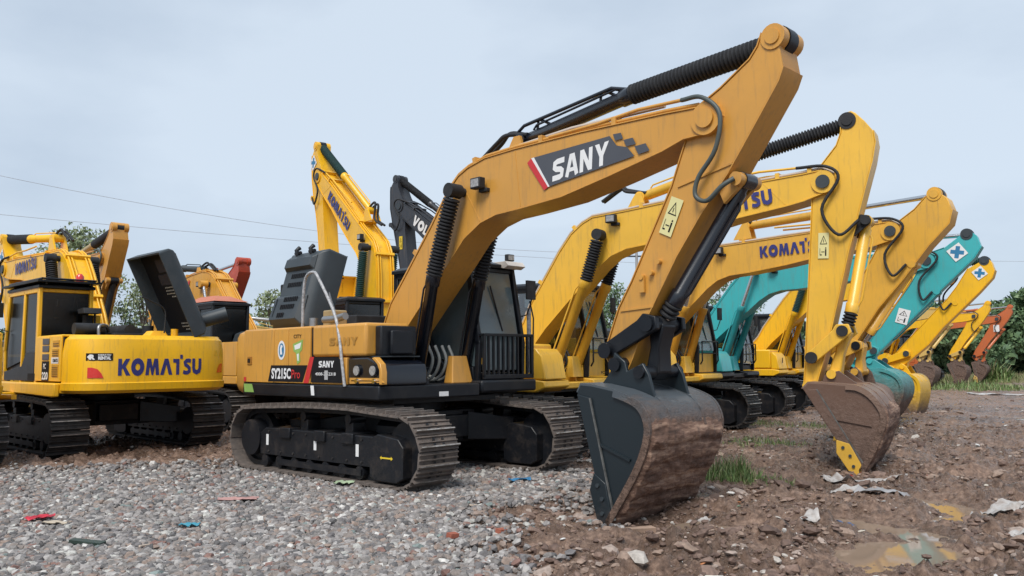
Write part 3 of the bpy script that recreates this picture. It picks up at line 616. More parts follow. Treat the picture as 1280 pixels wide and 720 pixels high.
    bpl = S.get('bucket') or [fK((p[0]*kK_, p[1]*kK_)) for p in CB]
    bp2 = S.get('bp2') or fK((IB((4.46, 1.40))[0]*kK_, IB((4.46, 1.40))[1]*kK_))
    lm = S.get('linkm', M_BLK)
    for s in (-1, 1):
        a, b = Vector(arm), Vector(rodp); d = (b-a).normalized(); n = Vector((-d.y, d.x)); y = s*.245
        MB().prism([tuple(a-d*.11+n*.03), tuple(a+n*.085), tuple(b-d*.1+n*.1), tuple(b+n*.13), tuple(b+d*.13+n*.02), tuple(b+d*.08-n*.1), tuple(b-d*.15-n*.1), tuple(a-n*.085), tuple(a-d*.09-n*.05)], y-.035, y+.035).obj('link_arm', lm, root, .012)
    mb = MB().cyl((arm[0], -.33, arm[1]), (arm[0], .33, arm[1]), .085, 18); mb.cyl((rodp[0], -.31, rodp[1]), (rodp[0], .31, rodp[1]), .08, 18); mb.obj('link_pins', S.get('pinm', M_BLK), root)
    a, b = Vector(rodp), Vector(bp2); d = (b-a).normalized(); n = Vector((-d.y, d.x))
    MB().prism([tuple(a-d*.1), tuple(a+n*.1), tuple(a.lerp(b, .5)+n*.055), tuple(b+n*.09), tuple(b+d*.1), tuple(b-n*.09), tuple(a.lerp(b, .5)-n*.055), tuple(a-n*.1)], -.12, .12).obj('bucket_link', lm, root, .02)
    r3 = Vector(rodp); b3 = Vector(bct); nk = S.get('bcneck') or tuple(b3.lerp(r3, .84))
    cyl_set(root, 'bucket_cylinder', bct, nk, rodp, 0, .08, S.get('bcylm', cylm), rod, S.get('bbel'), .1, lod=lod)
    cm = b3+(Vector(nk)-b3)*.42
    mb = MB(); mb.prism([tuple(b3+Vector((-.24, -.02))), tuple(b3+Vector((-.06, .09))), tuple(b3+Vector((.05, .06))), tuple(b3+Vector((.05, -.05))), tuple(b3+Vector((-.16, -.22)))], -.15, -.10); mb.prism([tuple(b3+Vector((-.24, -.02))), tuple(b3+Vector((-.06, .09))), tuple(b3+Vector((.05, .06))), tuple(b3+Vector((.05, -.05))), tuple(b3+Vector((-.16, -.22)))], .10, .15)
    mb.cyl((b3.x, -.2, b3.y), (b3.x, .2, b3.y), .07); mb.obj('cylinder_lug', S.get('lugm', S.get('stickm', bp_)), stk)
    # ---- bucket
    hw = .64; bs, bsh = S.get('bsm', MB_SIDE), S.get('bshm', MB_SHELL)
    inner = bpl
    if lod < 2:
        P4 = [Vector(p) for p in bpl]; sm_ = []
        for i in range(3, len(P4)-1):
            a4, b4, c4, d4 = P4[i-1], P4[i], P4[i+1], P4[min(i+2, len(P4)-1)]
            for k4 in range(4):
                t4 = k4/4; sm_.append(tuple(.5*((2*b4)+(c4-a4)*t4+(2*a4-5*b4+4*c4-d4)*t4*t4+(3*b4-a4-3*c4+d4)*t4**3)))
        full = list(bpl[:3])+sm_+[bpl[-1]]
    else: full = list(bpl)
    inner = full
    bk = MB().shellband(inner, -hw, hw, .028, closed=False)
    nsub = 1
    bk = bk.obj('bucket', bsh, root)
    for y in (-hw-.012, hw-.012): MB().prism(offset(full, .006), y, y+.024).obj('bucket_side', bs, bk, .004)
    # ribs on the side plate, wear rim
    for s in (-1, 1):
        yy = s*(hw+.012); lo, hi = (yy-.02, yy) if s < 0 else (yy, yy+.02)
        rim = offset(full, .03); rin = offset(full, -.045)
        mb = MB()
        for i in range(3, len(full)-1): mb.prism([rim[i], rim[i+1], rin[i+1], rin[i]], lo-.012 if s < 0 else lo, hi if s < 0 else hi+.012)
        mb.obj('wear_rim', bsh, bk)
        A, B_ = Vector(bpl[0]), Vector(bpl[-1]); q = (B_-A).normalized(); qn = Vector((-q.y, q.x))
        if (Vector(bpl[6])-A).dot(qn) < 0: qn = -qn
        mb = MB(); mb.prism([tuple(A+q*.02), tuple(B_-q*.05), tuple(B_-q*.05+qn*.13), tuple(A+q*.1+qn*.16)], lo+.004*s, hi+.004*s)
        mb.obj('side_stiffener', bs, bk, .006)
        e1 = A+q*.1+qn*.16; e2 = B_-q*.05+qn*.13; MB().prism([tuple(e1-qn*.012), tuple(e2-qn*.012), tuple(e2+qn*.004), tuple(e1+qn*.004)], lo+.006*s, hi+.007*s).obj('worn_edge_highlight', M_EDGE, bk)  # pale strip paints in the highlight along the worn stiffener edge
        c1 = A.lerp(B_, .42)+qn*.15; c2 = Vector(bpl[8])+(A-Vector(bpl[8]))*.12
        d = (c2-c1).normalized(); n = Vector((-d.y, d.x))*.014
        MB().prism([tuple(c1+n), tuple(c2+n), tuple(c2-n), tuple(c1-n)], lo, hi).obj('side_rib', bs, bk)
        T = Vector(bpl[-1]); 
        mb = MB(); mb.prism([tuple(T-q*.55-qn*.0), tuple(T-q*.40-qn*.10), tuple(T-q*.02-qn*.09), tuple(T+q*.06+qn*.02), tuple(T-q*.12+qn*.10), tuple(T-q*.42+qn*.12)], lo+.012*s, hi+.014*s)
        sc_ = mb.obj('side_cutter', S.get('cutm', bs), bk, .006)
        for (u1, u2) in ((-.42, .02), (-.28, .04), (-.14, .0)):
            c = T+q*u1+qn*u2; MB().cyl((c.x, yy, c.y), (c.x, yy+s*.05, c.y), .022, 8).obj('bolt', M_SLATE, sc_)
    # teeth
    T = Vector(bpl[-1]); Q = Vector(bpl[-2]); d = (T-Q).normalized(); n = Vector((-d.y, d.x))
    for k in range(5):
        y = -.52+.26*k; MB().loft([[tuple((T+n*.05-d*.08).to_3d().xzy+Vector((0, y-.06, 0))), tuple((T+n*.05-d*.08).to_3d().xzy+Vector((0, y+.06, 0))), tuple((T-n*.05-d*.08).to_3d().xzy+Vector((0, y+.06, 0))), tuple((T-n*.05-d*.08).to_3d().xzy+Vector((0, y-.06, 0)))],
             [tuple((T+n*.01+d*.14).to_3d().xzy+Vector((0, y-.035, 0))), tuple((T+n*.01+d*.14).to_3d().xzy+Vector((0, y+.035, 0))), tuple((T-n*.01+d*.14).to_3d().xzy+Vector((0, y+.035, 0))), tuple((T-n*.01+d*.14).to_3d().xzy+Vector((0, y-.035, 0)))]]).obj('bucket_tooth', bs, bk)
    # ears
    a, b = Vector(bp), Vector(bp2); U = Vector(bpl[1]); V = Vector(bpl[4])
    for y in (-.31, .31):
        e = [tuple(U+(V-U)*.02), tuple(a+(U-a).normalized()*.11), tuple(a-(V-a).normalized()*.06+(a-Vector(bpl[2])).normalized()*.1), tuple(a+(b-a).normalized()*.11+(a-Vector(bpl[2])).normalized()*.06), tuple(a.lerp(b, .5)+(Vector(bpl[3])-b)*.15), tuple(b+(a-Vector(bpl[2])).normalized()*.1), tuple(b+(b-a).normalized()*.11), tuple(V), tuple(Vector(bpl[3])), tuple(Vector(bpl[2]))]
        MB().prism(e, y-.022, y+.022).obj('bucket_ear', S.get('earm', bs), bk, .01)
    mb = MB().cyl((bp[0], -.37, bp[1]), (bp[0], .37, bp[1]), .075, 18); mb.cyl((bp2[0], -.37, bp2[1]), (bp2[0], .37, bp2[1]), .065, 18); mb.obj('bucket_pins', lm, bk)
    # shell wear strips
    for y in (-.3, .3):
        mb = MB(); o1 = offset(bpl, .03); o2 = offset(bpl, .042)
        for i in range(2, 6): mb.prism([o1[i], o1[i+1], o2[i+1], o2[i]], y-.02, y+.02)
        mb.obj('wear_strip', bsh, bk)
    # hose from boom tip to stick
    sd2 = -1
    lug = Vector(bct); hb = Vector(tip)
    for s in (-1, 1) if lod < 2 else (sd_,):
        a = fB((IBm((4.9, 4.16))[0]*kB, IBm((4.9, 4.2))[1]*kB)); y = s*.27
        pts = S.get('loop') or [a, tuple(hb+Vector((.05, .22))), tuple(hb+Vector((.22, .02))), tuple(hb.lerp(lug, .35)+Vector((-.22, -.2))), tuple(hb.lerp(lug, .8)+Vector((-.25, -.32))), tuple(lug+Vector((-.08, .0)))]
        q0 = S.get('pipe0') or MBt((3.1, 4.17)); p0 = pts[0]; MB().tube([(q0[0], s*.215, q0[1]), (q0[0]*.6+p0[0]*.4, s*.215, q0[1]*.6+p0[1]*.4+.0), (q0[0]*.3+p0[0]*.7, s*.215, q0[1]*.3+p0[1]*.7+.03), (p0[0], s*.22, p0[1])], .019, 8).obj('boom_pipe', bp_, boom)
        link_hose('hose', [(p[0], y+(0 if i not in (0, len(pts)-1) else -s*.05), p[1]) for i, p in enumerate(pts)], .024, M_RUB if style != 'sany' else mat('grey_hose', (.07, .085, .08), .5), stk)
    return root, dict(boom=boom, stick=stk, cw=cw, cab=cf, tank=tk, toolbox=tb, MBt=MBt, MSt=MSt, MKt=MKt, fB=fB, fS=fS, bucket=bk)

def boom_text(E, txt, G, a, b, h, m, side=-1, w_=.25, lift=.006, slant=0):
    """lettering on the boom's side plate from local (x,z) a to b along the baseline"""
    A, B_ = Vector(a), Vector(b); d = (B_-A).normalized(); L_ = (B_-A).length
    if side < 0: o = (A.x, -w_, A.y); xd = (d.x, 0, d.y); yd = (-d.y, 0, d.x)
    else: o = (B_.x, w_, B_.y); xd = (-d.x, 0, -d.y); yd = (-d.y, 0, d.x)
    return text('lettering', txt, o, xd, yd, h, L_, m, E['boom'], G, lift=lift, slant=slant)
def warning_decal(E, c, d, w_=.16, h=.40, side=-1, m=M_CREAM):
    A = Vector(c); y = side*.198; d = Vector(d).normalized(); up = -d
    xd = Vector((up.y, -up.x)) if side < 0 else Vector((-up.y, up.x))
    P = lambda u, v: tuple((A+xd*u+up*v).to_3d().xzy+Vector((0, y, 0)))
    sh = lambda polys, m, l: sheet('warning_decal', polys, P(0, 0), (xd.x, 0, xd.y), (up.x, 0, up.y), m, E['stick'], lift=l)
    sh(RECT(w_, h), m, .001)
    t = w_; sh([[(.15*t,.55*h),(.85*t,.55*h),(.78*t,.58*h),(.25*t,.58*h)], [(.15*t,.55*h),(.25*t,.58*h),(.5*t,.84*h),(.5*t,.9*h)], [(.85*t,.55*h),(.5*t,.9*h),(.5*t,.84*h),(.78*t,.58*h)], [(.47*t,.62*h),(.53*t,.62*h),(.53*t,.74*h),(.47*t,.74*h)],
       [(.65*t,.1*h),(.78*t,.1*h),(.78*t,.36*h),(.65*t,.36*h)], [(.66*t,.38*h),(.77*t,.38*h),(.77*t,.43*h),(.66*t,.43*h)], [(.15*t,.12*h),(.35*t,.12*h),(.35*t,.16*h),(.15*t,.16*h)], [(.15*t,.16*h),(.19*t,.16*h),(.19*t,.4*h),(.15*t,.4*h)], [(.3*t,.24*h),(.6*t,.24*h),(.6*t,.27*h),(.3*t,.27*h)]], M_BLKP, .003)
def cross_decal(E, c, r, side=-1):
    y = side*.198; xs = 1 if side < 0 else -1; a = math.radians(-10)
    xd = (xs*math.cos(a), 0, math.sin(a)); yd = (-xs*math.sin(a)*1, 0, math.cos(a)); o = (c[0], y, c[1])
    sheet('cross_decal', [[(-r, 0), (0, -r), (r, 0), (0, r)]], o, xd, yd, M_WHITE, E['stick'], .002)
    k = r*.18; q = r*.42; rot = lambda P: [((p[0]-p[1])*.7071, (p[0]+p[1])*.7071) for p in P]
    k, q = r*.2, r*.62
    sheet('cross_print', [[(-k,-q),(k,-q),(k,q),(-k,q)], [(-q,-k),(-k,-k),(-k,k),(-q,k)], [(k,-k),(q,-k),(q,k),(k,k)]], o, xd, yd, M_LBLUE, E['stick'], .004)

ROW1 = 'excavators parked in the front row with buckets towards the yard'; ROW2 = 'excavators of the back row seen from behind'; ROW3 = 'excavators standing behind the back row'
# ============================================================ 1 SANY
SANY = dict(glass=G_SANY, x=-1.592, y=12.193, th=-.7817, tth=-.741, lod=0, style='sany', body=P_SANY, paint=P_SANY, skirt=M_BLK, open=True, decals=True, shoe=M_SHOE,
    cabbase=M_BLK, tip=TIP0, st=ST0, bp=(4.12, 1.48), kt=KT0, bucket=BUCK, stick=STICK_S, cylm=M_NAVY, bel=M_RUB, rod=M_CHROME, bcn=(1.2, 2.65), bcf=(.84, 1.16), bcp=(1.6, 3.72),
    acf=(2.48, 4.27), acn=(4.16, 4.49), armpin=(3.96, 1.63), rodpin=(4.50, 1.90), bct=(5.53, 3.29), bcneck=(4.66, 2.12), bp2=(4.44, 1.40), linkm=M_BLK, bbel=M_RUB, acylm=M_NAVY,
    label='amber excavator with raised grey engine hood, its dark grey bucket digging into the mud', group=ROW1,
    loop=[(4.95, 4.20), (5.22, 4.16), (5.42, 3.95), (5.36, 3.6), (5.16, 3.35), (5.12, 3.17), (5.25, 3.10), (5.42, 3.22), (5.53, 3.29)])
r, E = excavator(SANY)
bm, stk, cw = E['boom'], E['stick'], E['cw']; YB = -.2495
pan = [(2.89,3.93),(4.02,4.02),(4.30,3.78),(3.18,3.54)]
S3 = lambda polys, m, l, nm='lettering_panel', par=None, y=YB: sheet(nm, polys, (0, y, 0), (1,0,0), (0,0,1), m, par or bm, l)
S3([[(2.88,3.959),(4.03,3.998),(4.127,3.872),(4.268,3.828),(4.362,3.714),(3.127,3.57)]], M_GREYP, .001)
S3([[(2.766,3.91),(2.834,3.957),(3.102,3.565),(3.037,3.536)]], M_REDP, .001)
S3([[(2.834,3.957),(2.88,3.959),(3.127,3.57),(3.102,3.565)]], M_WHITE, .001)
for q in ([(4.075,4.008),(4.185,4.004),(4.216,3.935),(4.107,3.93)], [(4.216,3.918),(4.345,3.919),(4.386,3.841),(4.257,3.839)], [(4.364,3.819),(4.511,3.826),(4.561,3.739),(4.415,3.722)]): S3([q], M_GREYP, .001, 'lettering_panel')
text('lettering', 'SANY', (3.17, YB, 3.615), (1,0,.09), (-.03,0,1), .255, .84, M_WHITE, bm, GS, lift=.004, slant=.12)
warning_decal(E, (4.62, 2.86), (-.42, -.9), .16, .40)
mb = MB()
for (x, z) in ((4.40, 2.40), (4.52, 2.44), (4.62, 2.55)): mb.cyl((x, -.185, z), (x, -.24, z), .028, 10)
mb.box(4.37, 4.43, -.225, -.195, 2.24, 2.42); mb.obj('pipe_bracket', P_SANY, stk)
MB().prism([(4.09,2.05),(4.52,2.075),(4.53,2.095),(4.10,2.07)], -.199, -.18).obj('weld_seam', P_SANY, stk)
MB().prism([(4.86,3.30),(5.50,3.44),(5.50,3.46),(4.87,3.32)], -.199, -.18).obj('weld_seam', P_SANY, stk)
YD = -1.3715
bs_ = lambda polys, m, l=.001, nm='sticker', par=None: sheet(nm, polys, (0, YD, 0), (1,0,0), (0,0,1), m, par or E['tank'], l)
bs_([[(-1.32,1.262),(-.40,1.262),(-.28,1.49),(-1.24,1.49)]], M_BLKP, .002, 'name_strip')
bs_([[(-.38,1.25),(-.25,1.25),(-.12,1.60),(-.22,1.60)]], M_REDP, .003, 'red_stripe')
bs_([[(-.19,1.262),(.54,1.262),(.50,1.56),(.46,1.59),(-.17,1.60)]], M_BLKP, .002, 'name_strip')
text('lettering', 'SY215C', (-1.22, YD, 1.30), (1,0,0), (0,0,1), .15, .52, M_WHITE, E['tank'], bold=.035, lift=.005)
text('lettering', 'Pro', (-.68, YD, 1.31), (1,0,0), (0,0,1), .12, .22, M_REDP, E['tank'], bold=.01, lift=.005)
text('lettering', 'SANY', (.0, YD, 1.46), (1,0,0), (0,0,1), .085, .36, M_WHITE, E['tank'], GS, lift=.005)
text('lettering', '4008-28-2318', (-.08, YD, 1.355), (1,0,0), (0,0,1), .04, .48, M_WHITE, E['tank'], bold=.01, lift=.005)
bs_(RECT(.08,.12) and [[(.14,1.30),(.22,1.30),(.22,1.42),(.14,1.42)]], mat('grey_sticker', (.4,.4,.4)), .006)
text('embossed_lettering', 'SANY', (.22, -1.357, 1.745), (1,0,0), (0,0,1), .10, .64, mat('sany_emboss', (.40,.20,.035)), E['tank'], GS, lift=.006)
bs_([ell(-.96, 1.70, .10, .135, 20)[:-1]], M_WHITE, .002, 'round_sticker'); bs_([ell(-.96, 1.70, .07, .10, 20)[:-1]], M_LBLUE, .004, 'round_sticker'); bs_([[(-.99,1.64),(-.93,1.64),(-.95,1.72),(-.92,1.76),(-.97,1.78),(-1.0,1.72)]], M_WHITE, .006, 'round_sticker')
bs_([[(-.66,1.78),(-.40,1.84),(-.42,1.70),(-.48,1.66),(-.46,1.54),(-.54,1.50),(-.58,1.66),(-.64,1.68)]], M_GRNP, .002, 'peeling_sticker'); bs_([[(-.62,1.76),(-.44,1.80),(-.47,1.72),(-.60,1.70)], [(-.55,1.64),(-.50,1.65),(-.50,1.55),(-.53,1.55)]], M_WHITE, .004, 'peeling_sticker')
text('lettering', 'CITY', (-.64, YD, 1.86), (1,0,0), (0,0,1), .05, .2, M_BLKP, E['tank'], bold=.01, lift=.003)
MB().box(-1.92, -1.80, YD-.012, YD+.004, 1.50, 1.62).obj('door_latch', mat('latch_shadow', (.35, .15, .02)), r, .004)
MB().box(-1.90, -1.83, YD-.018, YD-.010, 1.53, 1.59).obj('latch_handle', M_BLK, r)
bs_([[(-2.03,1.255),(-1.96,1.255),(-1.96,1.32),(-2.03,1.32)]], M_REDP, .002)
bs_([[(-2.0,1.10),(-1.72,1.10),(-1.78,1.22),(-2.03,1.22)]], M_GRNP, .002); bs_([[(-.18,1.09),(-.10,1.09),(-.12,1.22),(-.2,1.22)]], M_WHITE, .002)
# tool box trim and two lamps
MB().shellband([(.72,1.285),(.72,1.30),(1.32,1.30),(1.34,1.29)], -1.362, -1.34, .03, closed=True).obj('trim_bar', P_SANY, r)
MB().prism([(1.22,1.585),(1.34,1.50),(1.37,1.40),(1.37,1.25),(1.32,1.25),(1.32,1.42),(1.27,1.50),(1.16,1.575)], -1.365, -1.28).obj('tool_box_corner', P_SANY, r, .008)
MB().box(-.2, 1.18, -1.25, -.62, 1.586, 1.602).obj('step_plate', M_SLATE, r)
for x in (.86, 1.20):
    MB().cyl((x, -1.352, 1.42), (x, -1.385, 1.42), .06, 18).obj('round_lamp', M_LAMP, E['toolbox']); MB().cyl((x, -1.35, 1.42), (x, -1.375, 1.42), .075, 18).obj('lamp_ring', M_BLK, E['toolbox'])
for x in (.88, 1.24): MB().cyl((x, -1.35, 1.29), (x, -1.40, 1.29), .03, 10).obj('chrome_bolt', M_CHROME, E['toolbox'])
mb = MB().box(1.03, 1.16, -1.22, -.66, 1.60, 1.98); mb.box(1.16, 1.22, -1.1, -.75, 1.62, 1.92); mb.obj('filler_box', M_BLK, r, .02)
sheet('rating_plate', RECT(.16, .06), (1.323, -.42, 1.08), (0,1,0), (0,0,1), M_WHITE, r, .002)
link_hose('wrapped_handrail', [(-.62,-1.25,2.0), (-.58,-1.27,2.35), (-.53,-1.28,2.62), (-.44,-1.29,2.73), (-.27,-1.30,2.75), (-.15,-1.30,2.66), (.24,-1.31,2.19), (.45,-1.36,1.85), (.55,-1.385,1.55), (.62,-1.385,1.22)], .021, M_PIPEW, r)
MB().box(-.35, -.12, -1.1, -.85, 2.0, 2.24).obj('filter_box', mat('brown_box', (.35, .25, .12)), r, .02); MB().cyl((-.5, -1.15, 2.0), (-.5, -1.15, 2.14), .06).obj('filler_cap', M_STEEL, r)
MB().tube([(-.15, -1.2, 2.10), (.1, -1.2, 2.10), (.35, -1.2, 2.13)], .05, 12).obj('air_pipe', M_STEEL, r)
# open engine hood
def open_hood(root, x0, x1, y0, z0, beta, Lh, th, m, inner, vents=True, side=1):
    u = Vector((0, math.cos(beta), math.sin(beta))); n = Vector((0, math.sin(beta), -math.cos(beta))); o = Vector((0, y0, z0))
    P = lambda x, a, b: tuple(o+Vector((x, 0, 0))+u*a+n*b)
    # outer skin: bulged box, open towards the inside
    A = .10
    rings = []
    for (a0, a1, xi, b) in ((0, Lh, 0, th), (0, Lh, 0, .10), (.05, Lh-.05, .05, .02), (.10, Lh-.12, .12, -.03)):
        rings.append([P(x0+xi, a0, b), P(x1-xi, a0, b), P(x1-xi, a1, b), P(x0+xi, a1, b)])
    h = MB().loft(rings, cap=False); h.add(rings[-1], [(0,1,2,3)])
    rin = [P(x0+.03, .03, th-.001), P(x1-.03, .03, th-.001), P(x1-.03, Lh-.03, th-.001), P(x0+.03, Lh-.03, th-.001)]
    rb = [P(x0+.05, .05, .05), P(x1-.05, .05, .05), P(x1-.05, Lh-.05, .05), P(x0+.05, Lh-.05, .05)]
    h.loft([rin, rb], cap=False); h.add(rb, [(0,1,2,3)]); h.add(rings[0]+rin, [(0,1,5,4),(1,2,6,5),(2,3,7,6),(3,0,4,7)])
    ho = h.obj('engine_hood', m, root, .03, 3)
    return ho, P, u, n
ho, HP, hu, hn = open_hood(r, -2.12, -1.12, -.93, 2.03, math.radians(74), 1.28, .42, M_SLATE, M_BLK)
# raised panels, vents and hinge brackets on the hood's outer skin
mb = MB(); R1 = [HP(-2.02, .92, -.03), HP(-1.22, .92, -.03), HP(-1.22, 1.16, -.03), HP(-2.02, 1.16, -.03)]; R2 = [HP(-1.98, .96, -.10), HP(-1.26, .96, -.10), HP(-1.26, 1.10, -.09), HP(-1.98, 1.10, -.09)]
mb.loft([R1, R2]); mb.obj('raised_panel', M_SLATE, ho, .015)
mb = MB(); R1 = [HP(-2.05, .06, -.02), HP(-1.2, .06, -.02), HP(-1.2, .52, -.03), HP(-2.05, .52, -.03)]; R2 = [HP(-2.0, .12, -.11), HP(-1.26, .12, -.11), HP(-1.26, .46, -.09), HP(-2.0, .46, -.09)]
mb.loft([R1, R2]); mb.obj('raised_panel', M_SLATE, ho, .015)
for a, x, b in ((.80, -1.80, -.032), (.66, -1.84, -.032), (.40, -1.72, -.095), (.28, -1.76, -.102), (.15, -1.78, -.112)):
    for k in range(8 if a > .2 else 4):
        q = x+k*.05; mb = MB().add([HP(q, a, b), HP(q+.028, a, b), HP(q+.028, a+.07, b), HP(q, a+.07, b), HP(q, a, b-.008), HP(q+.028, a, b-.008), HP(q+.028, a+.07, b-.008), HP(q, a+.07, b-.008)], [(0,1,2,3),(4,5,6,7),(0,1,5,4),(1,2,6,5),(2,3,7,6),(3,0,4,7)]); mb.obj('vent_slot', M_BLKP, ho)
MB().add([HP(-2.06, .16, -.06), HP(-1.92, .16, -.115), HP(-1.92, .46, -.10), HP(-2.06, .46, -.05)], [(0,1,2,3)]).obj('air_scoop', M_BLKP, ho)
for x in (-1.86, -1.46):
    mb = MB().tube([HP(x, 1.18, .02), HP(x, 1.27, -.04), HP(x, 1.33, .0)], .035, 8); mb.tube([HP(x-.07, 1.24, 0), HP(x+.07, 1.24, 0)], .03, 8); mb.obj('hood_hinge', M_BLK, ho)
MB().tube([HP(-1.16, .75, .2), (-1.05, -.35, 2.0)], .022, 8).obj('hood_strut', M_STEEL, r); MB().tube([HP(-2.05, .75, .2), (-2.0, -.3, 2.0)], .022, 8).obj('hood_strut', M_STEEL, r)
MB().box(-2.2, -2.1, -.70, -.55, 2.60, 2.75).obj('hood_mirror', M_BLK, ho, .02)
# thick mud caked over the bucket's back
def fb2(x, y, seed=3):
    return (math.sin(x*3.1+seed)*math.sin(y*2.7+seed*2)+math.sin(x*7.3+1.3*seed)*math.sin(y*8.1)*.5)/1.5
def crust(par, prof, hw, top_fade, m, amp, seed):
    P, L2 = resample_open(prof, 150); ny = 210; u = np.arange(150)/149.; y = np.linspace(-hw, hw, ny); UU, YY = np.meshgrid(u, y, indexing='ij')
    S2 = UU*L2; n = (fbm(S2*4+seed, YY*3, 5, seed, .6)-.5)*2; n2 = fbm(S2*14+seed, YY*9, 4, seed+5, .6)-.5; band = np.abs(np.sin(S2*16+(fbm(YY*1.5, S2, 2, seed)-.5)*3))
    edge = np.clip((UU-top_fade+n*.06)/.10, 0, 1)*np.clip((1-UU)/.03, 0, 1)*np.clip((hw-np.abs(YY))/.03, 0, 1)
    hgt = np.maximum(.012+n*.020+n2*.022+band*.012, -.004)*edge*amp-.006*(1-edge)
    pt = np.array([[p.x, p.y] for p, d in P]); nm = np.array([[-d.y, d.x] for p, d in P]); 
    X = pt[:, 0, None]+nm[:, 0, None]*(.030+hgt); Z = pt[:, 1, None]+nm[:, 1, None]*(.030+hgt); i = np.arange(150*ny).reshape(150, ny)
    F = np.stack([i[:-1, :-1], i[1:, :-1], i[1:, 1:], i[:-1, 1:]], -1).reshape(-1, 4)
    o = npmesh('mud_crust', np.stack([X, YY, Z], -1).reshape(-1, 3), F, m, 'stuff', True, None); o.parent = par
def resample_open(P, n):
    P = [Vector(p) for p in P]; d = [0]
    for i in range(1, len(P)): d.append(d[-1]+(P[i]-P[i-1]).length)
    o = []; j = 0
    for k in range(n):
        t = min(d[-1]*k/(n-1), d[-1]-1e-6)
        while d[j+1] < t: j += 1
        a = (t-d[j])/(d[j+1]-d[j]); tg = (P[j+1]-P[j]).normalized()
        if a < .5 and j > 0: tg = (tg*(.5+a)+(P[j]-P[j-1]).normalized()*(.5-a)).normalized()
        elif a >= .5 and j < len(P)-2: tg = (tg*(1.5-a)+(P[j+2]-P[j+1]).normalized()*(a-.5)).normalized()
        o.append((P[j].lerp(P[j+1], a), tg))
    return o, d[-1]
def smooth_prof(P):
    P = [Vector(p) for p in P]; o = []
    for i in range(len(P)-1):
        a, b, c, d = P[max(i-1, 0)], P[i], P[i+1], P[min(i+2, len(P)-1)]
        for k in range(5):
            t = k/5; o.append(tuple(.5*((2*b)+(c-a)*t+(2*a-5*b+4*c-d)*t*t+(3*b-a-3*c+d)*t**3)))
    return o+[tuple(P[-1])]
BUCKS = smooth_prof(BUCK[3:])
CRUSTS = [(E['bucket'], BUCKS, .655, .30, 1.0, 4)]
# arm-cylinder hose clamp hoops
mb = MB()
for x in (2.75, 3.75):
    z = 4.27+(x-2.48)*.13; mb.tube([(x-.04, 0, z+.07), (x-.02, 0, z+.19), (x+.06, 0, z+.17), (x+.22, 0, z+.08)], .018, 6)
mb.tube([(2.35,-.02,4.38),(2.5,-.02,4.47),(3.9,-.03,4.62),(4.1,-.03,4.56)], .022, 8); mb.obj('cylinder_pipe', M_NAVY, bm)
MB().tube([(2.3,-.15,4.17),(3.4,-.15,4.23),(4.7,-.15,4.21)], .022, 8).obj('light_pipe', mat('pale_pipe', (.5,.42,.35), .4), bm)

# ============================================================ row 1, the others
K1 = dict(x=.133, y=15.32, th=-.545, tth=-.62, lod=1, style='komatsu', body=P_KOM1, paint=P_KOM1, tip=(5.38, 4.13), st=(5.74, 5.01), bp=(5.08, 1.13), kt=(5.79, -.07), bucket=BUCK_K1, stick=STICK_K1,
    bcp=(1.80, 3.62), bcn=(1.55, 2.86), bcf=(.84, 1.18), armpin=(5.13, 1.54), rodpin=(5.57, 1.92), bct=(5.93, 3.52), bcneck=(5.66, 2.2), bp2=(5.41, 1.30), acf=(2.41, 4.25), acn=(4.3, 4.72), bel=M_RUB, cylm=P_KOM1, bbel=M_RUB, pinm=M_RUB, lugm=M_RUB,
    linkm=P_KOM1, bsm=MB_K1S, bshm=MB_K1, cutm=mat('cutter_yellow', (.62, .36, .04), .6, dirt=.5), earm=MB_K1S, label='yellow excavator whose rusty bucket with yellow side cutter rests by the white plastic', group=ROW1)
r, E = excavator(K1); CRUSTS.append((E['bucket'], smooth_prof(BUCK_K1[4:]), .655, .25, .6, 9))
boom_text(E, 'KOMATSU', GK, (3.30, 3.72), (4.66, 3.88), .235, M_BLUEP); warning_decal(E, (5.26, 3.00), (-.05, -1), .15, .38)
text('lettering', 'PC200', (1.272, .70, 1.28), (0,1,0), (0,0,1), .05, .3, M_BLKP, r, bold=.03)
K2 = dict(x=2.915, y=19.061, th=-.701, lod=1, style='komatsu', body=P_KOM1, paint=P_KOM2, cabbase=P_KOM1, skirt=P_KOM1, tip=(5.47, 3.84), st=(6.22, 4.44), bp=(4.39, 1.31), kt=(4.62, -.05), stick=STICK_K2, bel=None, cylm=P_KOM2,
    linkm=P_KOM2, bsm=MB_BRN, bshm=MB_K1, cutm=MATS['cutter_yellow'], label='dull yellow excavator beside the teal one, third machine of the front row', group=ROW1)
r, E = excavator(K2); boom_text(E, 'KOMATSU', GK, (2.96, 3.56), (4.25, 3.60), .23, M_BLUEP)
K3 = dict(x=4.812, y=22.442, th=-.603, tth=-.66, lod=1, style='teal', body=P_TEAL, skirt=M_BLK, paint=P_TEAL, cabm=M_BLK, cabbase=M_BLK, tip=(5.71, 3.71), st=(6.53, 4.25), bp=(4.01, 1.31), kt=(4.3, -.2), bucket=[(3.92,1.02),(3.98,1.2),(4.3,1.30),(4.7,1.27),(5.0,1.15),(5.14,.95),(5.14,.7),(5.0,.4),(4.78,.12),(4.5,-.1),(4.3,-.2)], bp2=(4.42, 1.46), stick=STICK_K3, bscale=1.0, bel=None, cylm=P_TEAL, neckt=.66,
    linkm=P_TEAL, bsm=MB_TEAL, bshm=MB_TEAL, pinm=M_SLATE, label='teal excavator with a teal boom and bucket', group=ROW1)
r, E = excavator(K3); warning_decal(E, (4.98, 2.35), (-.3, -.95), .26, .34, m=M_WHITE); cross_decal(E, (6.33, 3.86), .22)
